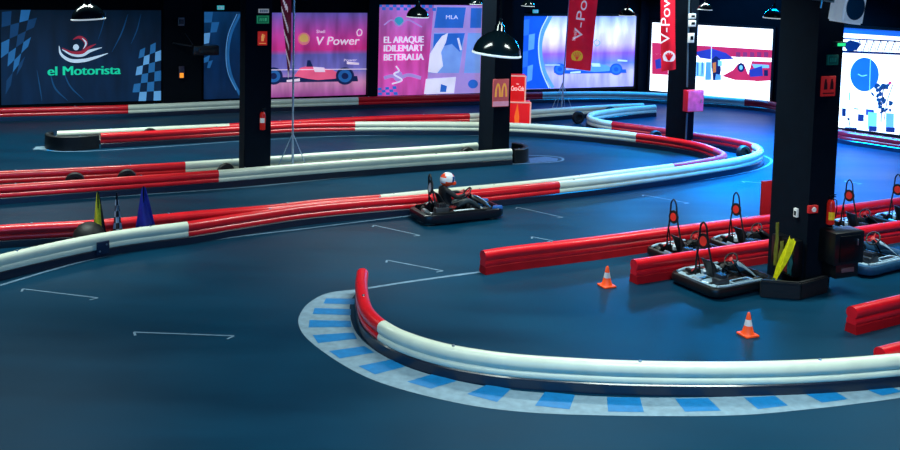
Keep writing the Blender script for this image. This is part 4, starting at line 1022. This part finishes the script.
p = V((p.x-.05, p.y, 0)); _d = (p-V((_pa[_i].x, _pa[_i].y, 0))).dot(_n); p = p+_n*(.685-_d)-V((math.cos(HD), math.sin(HD), 0))*.2
kd.location = (p.x, p.y, 0); kd.rotation_euler.z = HD
# parked karts
LAB1 = ['parked kart at the left end of the back row, beyond the middle red pit barrier', 'second parked kart of the back row, by the tall red board', None,
        'parked kart of the back row just right of the biggest column', 'parked kart of the back row at the right edge']
LAB2 = ['parked kart with pale bodywork nearest the farther cone', 'front row parked kart with pale bodywork right of the biggest column']
lane_a, lane_b = G(640, 267), G(900, 232)
def lane_dir(a, b): return math.atan2((b-a).y, (b-a).x)
def dirn(key): q = PATHS[key]; return (q[-1]-q[0]).normalized()
d1 = dirn('P1'); HL = math.atan2(d1.y, d1.x)
GRP = 'karts parked in the pit lane'
kp = make_kart(DARK, DARK, PALE, NUMR, LAB1[0], GRP, 1.52)
def hoop_px_place(o, px, ref_line, k=1.0, rz=0, kx=None):
    """stand a kart so that its hoop sits at the photo column px, on the lane's centre line"""
    a, d = ref_line; lo, hi = -6, 14
    kx = kx or k; ox, oz = -.6*kx, .7*k
    for _ in range(40):
        m = (lo+hi)/2; c = a+d*m; q = c+V((math.cos(rz)*ox, math.sin(rz)*ox, oz))
        if PX(q)[0] < px: lo = m
        else: hi = m
    c = a+d*lo; o.location = (c.x, c.y, 0); o.rotation_euler = (0, 0, rz); o.scale = (kx, k, k)
nrm = V((-d1.y, d1.x, 0))
q1, q2_ = PATHS['P1'][0], PATHS['P2'][0]
gap = (q1-q2_).dot(nrm); print('lane gap', gap, 'heading', math.degrees(HL), 'driven', math.degrees(HD))
mid = V((q2_.x, q2_.y, 0))+nrm*gap*.505
first = True
for i, (px, kx) in enumerate(((673, .82), (735.5, .82), (796, .8), (848.5, .74), (897, .74))):
    if LAB1[i] is None: continue
    o = kp if first else copy_tree(kp); first = False
    o['label'] = LAB1[i]; hoop_px_place(o, px, (mid, d1), .86, HL+math.radians(3.5), kx)
front = V((q2_.x, q2_.y, 0))-nrm*.80
kf = make_kart(PALE, DARK, PALE, NUMR, LAB2[0], GRP, 1.4); hoop_px_place(kf, 703, (front, d1), .93, HL+math.radians(3))
k4 = make_kart(PALE, mat('kart_bumper_steel_blue', (36, 78, 112), .4, noise=.2, nscale=12), PALE, None, LAB2[1], GRP); hoop_px_place(k4, 850, (front-nrm*.12, d1), 1.0, HL+math.radians(6))

# ------------------------------------------------------------------ driver
def skin_body(name, verts, edges, radii, root, m, parent, sub=2):
    me = bpy.data.meshes.new(name); me.from_pydata(verts, edges, []); o = bpy.data.objects.new(name+'_tmp', me); COL.objects.link(o)
    sk = o.modifiers.new('s', 'SKIN'); sk.use_smooth_shade = True; su = o.modifiers.new('u', 'SUBSURF'); su.levels = sub; su.render_levels = sub
    if not me.skin_vertices:
        bm = bmesh.new(); bm.from_mesh(me); bm.verts.layers.skin.verify(); bm.to_mesh(me); bm.free()
    for i, rr in enumerate(radii):
        sv = me.skin_vertices[0].data[i]; sv.radius = rr if isinstance(rr, tuple) else (rr, rr); sv.use_root = (i == root)
    dg = bpy.context.evaluated_depsgraph_get(); dg.update()
    out = bpy.data.meshes.new_from_object(o.evaluated_get(dg)); bpy.data.objects.remove(o)
    out.name = name; out.materials.clear()
    for mm in (m if isinstance(m, list) else [m]): out.materials.append(mm)
    out.shade_smooth()
    q = bpy.data.objects.new(name, out); COL.objects.link(q)
    if parent: q.parent = parent
    return q
vs, es, rs = [], [], []
def node(p, r, par=None):
    vs.append(p); rs.append(r); i = len(vs)-1
    if par is not None: es.append((par, i))
    return i
pel = node((-.24, 0, .27), (.13, .16)); ab = node((-.30, 0, .42), (.12, .15), pel); ch = node((-.35, 0, .58), (.13, .17), ab); nb = node((-.34, 0, .71), (.07, .07), ch); nk = node((-.31, 0, .78), .055, nb); hd = node((-.28, 0, .86), .085, nk); ht = node((-.27, 0, .93), .07, hd)
Rw = Matrix.Rotation(math.radians(-52), 3, 'Y')
for s in (1, -1):
    sh = node((-.33, s*.19, .66), .07, ch); el = node((-.13, s*.29, .50), .052, sh); fo = node((.04, s*.22, .53), .044, el)
    hb = V((.20, 0, .52))+Rw @ V((.0, s*.145, 0))
    wr = node((hb.x-.085, hb.y+s*.015, hb.z+.012), .032, fo); pm = node((hb.x-.04, hb.y+s*.012, hb.z+.03), .034, wr)
    for k, (a, b) in enumerate(((-.032, 1.0), (-.011, 1.1), (.011, 1.05), (.032, .85))):
        off = Rw @ V((a, 0, 0))
        k1 = node((hb.x+off.x-.005, hb.y+s*.02, hb.z+off.z+.034*b), .011, pm); k2 = node((hb.x+off.x+.03, hb.y+s*.005, hb.z+off.z+.012), .010, k1); node((hb.x+off.x+.018, hb.y-s*.012, hb.z+off.z-.02), .009, k2)
    t1 = node((hb.x-.045, hb.y-s*.03, hb.z+.012), .012, pm); node((hb.x-.012, hb.y-s*.04, hb.z+.0), .010, t1)
    hp = node((-.19, s*.10, .25), .095, pel); kn = node((.18, s*.17, .40), .066, hp); an = node((.52, s*.12, .17), .045, kn); he = node((.56, s*.12, .13), .042, an); node((.66, s*.12, .21), .034, he)
dr = empty('person', kd.location+V((.01, .005, .026)), kd.rotation_euler.z, 'person in dark racing suit and orange and white helmet, driving the black kart', 'person')
SUIT = mat('suit_black', (14, 16, 24), .65, noise=.25, nscale=14)
dr.scale = (1.1, .84, 1.05)
body = skin_body('body', vs, es, rs, pel, SUIT, dr)
# suit panels: trousers patch colours by position
for nm, c in (('glove_red', (170, 60, 60)), ('shoe', (180, 190, 200)), ('leg_grey', (36, 52, 60)), ('thigh_red', (170, 56, 50))): body.data.materials.append(mat(nm, c, .5, noise=.15))
for f in body.data.polygons:
    c = f.center
    if c.x > .5: f.material_index = 2
    elif c.x > .095 and c.z > .46: f.material_index = 1
    elif c.x > -.05 and c.z < .46: f.material_index = 3
    elif c.x < -.12 and c.z < .3 and abs(c.y) > .1: f.material_index = 4
Rh = Matrix.Rotation(math.radians(8), 3, 'Y')
HO = mat('helmet_white', (226, 226, 232), .2, noise=.05, coat=.5); HR = mat('helmet_orange', (222, 66, 28), .25, noise=.08, coat=.5, emit=.08)
mb = MB(); mb.sphere((-.265, 0, .88), .155, 24, sc=(1.1, .95, 1.05), R=Rh)
mb.box((-.17, 0, .80), (.2, .2, .1), Matrix.Rotation(.2, 3, 'Y'), .045)
he = mb.build('helmet', [HO, HR], dr)
for f in he.data.polygons:
    c = f.center; v = math.sin((c.x)*22+c.z*16+abs(c.y)*10)
    if c.z < .83 or (c.z > .93 and v > .1): f.material_index = 1
mb = MB()
for k in range(1): 
    def vis(u, v):
        t = (u-.5)*2.3; e = .12+(v-.5)*.75; p = V((.155*1.1*math.cos(t)*math.cos(e), .155*.95*math.sin(t)*math.cos(e), .155*1.05*math.sin(e)))*1.025
        return V((-.265, 0, .88))+Rh @ p
    mb.grid(vis, 14, 6)
mb.build('visor', mat('visor_blue', (30, 70, 130), .08, noise=.05, coat=1), he, fixn=False)

# ------------------------------------------------------------------ column 4 foot: guard, cabinet, flags
Rb = Matrix.Rotation(PSI, 3, 'Z')
C4 = c4.C
ga, gb, gc = G(760, 297.4), G(800, 300.5), G(828, 293)
r = empty('column_guard', gb, 0, 'low black crash guard wall at the foot of the biggest column', 'crash guard')
wf, wl_2 = c4.wf/2, c4.wl/2
def slab(mb, p, q, th, z0, z1, sgn=1):
    t = (q-p).normalized(); n = V((-t.y, t.x, 0))*th*sgn
    mb.prism([V((p.x, p.y, z0)), V((q.x, q.y, z0)), V((q.x, q.y, z0))+n, V((p.x, p.y, z0))+n], (0, 0, z1-z0))
mb = MB(); slab(mb, ga, gb, .1, 0, .33); slab(mb, gb+(gc-gb)*.02, gc, .1, 0, .33); bmesh.ops.bevel(mb.bm, geom=list(mb.bm.edges), offset=.02, segments=2, affect='EDGES'); mb.build('padding', RUB, r, world=True)
mb = MB(); slab(mb, ga, gb, .006, .27, .3, -1); slab(mb, gb, gc, .006, .27, .3, -1); mb.build('strap', DARK, r, smooth=False, world=True)
# cabinet on the front face of column
r = empty('tool_cabinet', C4+AX*(c4.wf*.5+.16)-BX*.24, PSI, 'black cabinet hung on the right face of the biggest column', 'cabinet')
mb = MB(); mb.box((.16, 0, .88), (c4.wf*.9+.16, .42, .62), bev=.02); mb.box((.16, .0, .45), (c4.wf*.9, .36, .3), bev=.02); mb.build('body', DARK, r)
mb = MB(); mb.box((.16, -.22, .88), (c4.wf*.8, .02, .5), bev=.006); d = mb.build('door', BLACKMETAL, r)
mb = MB(); mb.box((.32, -.245, 1.0), (.02, .03, .12), bev=.005); mb.build('handle', STEEL, d)
mb = MB(); mb.box((.16, -.19, .46), (.3, .03, .08), bev=.006); mb.build('sticker', mat('sticker_dim', (120, 90, 96), .5, noise=.2), r)
# small shelf pouch on left face
pl = c4.left
pc = C4+BX*(c4.wl*.35); nL = -AX
r = empty('flag_holder', pc+nL*.14, PSI, 'black holder with marshal flags on the left face of the biggest column', 'holder')
mb = MB()
mb.box((0, 0, .60), (.22, .62, .7), bev=.02); mb.build('box', DARK, r)
def stick(px0, py0, px1, py1, w0, w1, m_, label, off, nm='signal_flag'):
    a, b = pl.p(px0, py0, off), pl.p(px1, py1, off)
    r = empty(nm, a, 0, label, 'flag')
    mb = MB(); mb.tube([a, b+(b-a)*.0], .014, 6); mb.build('stick', m_[1] if len(m_) > 1 else m_[0], r, world=True)
    d = (b-a).normalized(); s = pl.u*(-1 if pl.u.dot(V((1, 0, 0))) < 0 else 1)
    mb = MB(); n = 10
    mb.grid(lambda u, v: a.lerp(b, .06+.94*v)+(s-d*s.dot(d))*((u-.5)*(w0+(w1-w0)*v))+pl.n*(.03+.03*math.sin(u*8+v*5)), 8, n)
    mb.build('cloth', m_[0], r, world=True)
YB = mat('flag_bright_yellow', (214, 214, 20), .5, noise=.15, nscale=10, emit=.25); YD = mat('flag_dull_yellow', (132, 130, 40), .6, noise=.15, emit=.08)
stick(775.5, 281, 793.5, 239, .12, .24, [YB], 'bright yellow furled flag leaning at the foot of the biggest column', .38)
stick(776.3, 268, 778.5, 222.5, .05, .06, [YD], 'thin upright yellow flag stick against the biggest column', .28)
stick(781, 266, 783, 241, .07, .08, [YD], 'dull yellow flag behind the bright yellow one', .27)
stick(790.5, 275, 791.5, 255, .07, .09, [mat('flag_green', (16, 92, 90), .6, noise=.15)], 'small green flag behind the bright yellow one', .27)
stick(786.5, 272, 787.5, 258, .06, .08, [mat('flag_brick', (150, 44, 30), .6, noise=.15)], 'small brick red flag behind the bright yellow one', .28)

# ------------------------------------------------------------------ light
w = bpy.data.worlds.new('world'); SC.world = w; w.use_nodes = True
w.node_tree.nodes['Background'].inputs[0].default_value = (.0, .15, .42, 1); w.node_tree.nodes['Background'].inputs[1].default_value = .5
def area(loc, aim, sx, sy, e, col, name='ceiling_light', spread=180):
    l = bpy.data.lights.new(name, 'AREA'); l.shape = 'RECTANGLE'; l.size = sx; l.size_y = sy; l.energy = e; l.color = col; l.spread = math.radians(spread)
    o = bpy.data.objects.new(name, l); COL.objects.link(o); o.location = loc
    o.rotation_euler = (V(aim)-V(loc)).to_track_quat('-Z', 'Y').to_euler(); return o
W_ = (.84, 1.0, .93)
for x, y, e in ((-3, 11, 190), (5, 11, 400), (-9, 20, 330), (2, 20, 420), (10, 20, 330), (-12, 30, 420), (-2, 30, 460), (7, 31, 380)):
    area((x, y, 7.4), (x+.001, y, 0), 5, .6, e*1.2, W_, spread=125)
area((10, 34, 7.3), (10.3, 33, 0), 5, 1.5, 4000, (.0, .34, 1.0), 'added_blue_wash', 96)  # added blue lamp, strengthens the screens' glow on the floor
area((10.5, 42.2, 6.9), (9.5, 36, 0), 6, .8, 1700, (.0, .33, 1.0), 'added_blue_wash')  # added by the screen wall, throws its blue towards the viewer
area((11, 26.5, 7.3), (11, 26.3, 0), 6, 1.5, 1300, (.0, .34, 1.0), 'added_blue_wash', 90)  # one more added lamp, carries the screen blue nearer
area((0, -4, 5.0), (2, 16, 0), 16, 1.2, 1000, (.0, .36, 1.0), 'added_blue_wash')  # blue fill added behind the camera for upright faces
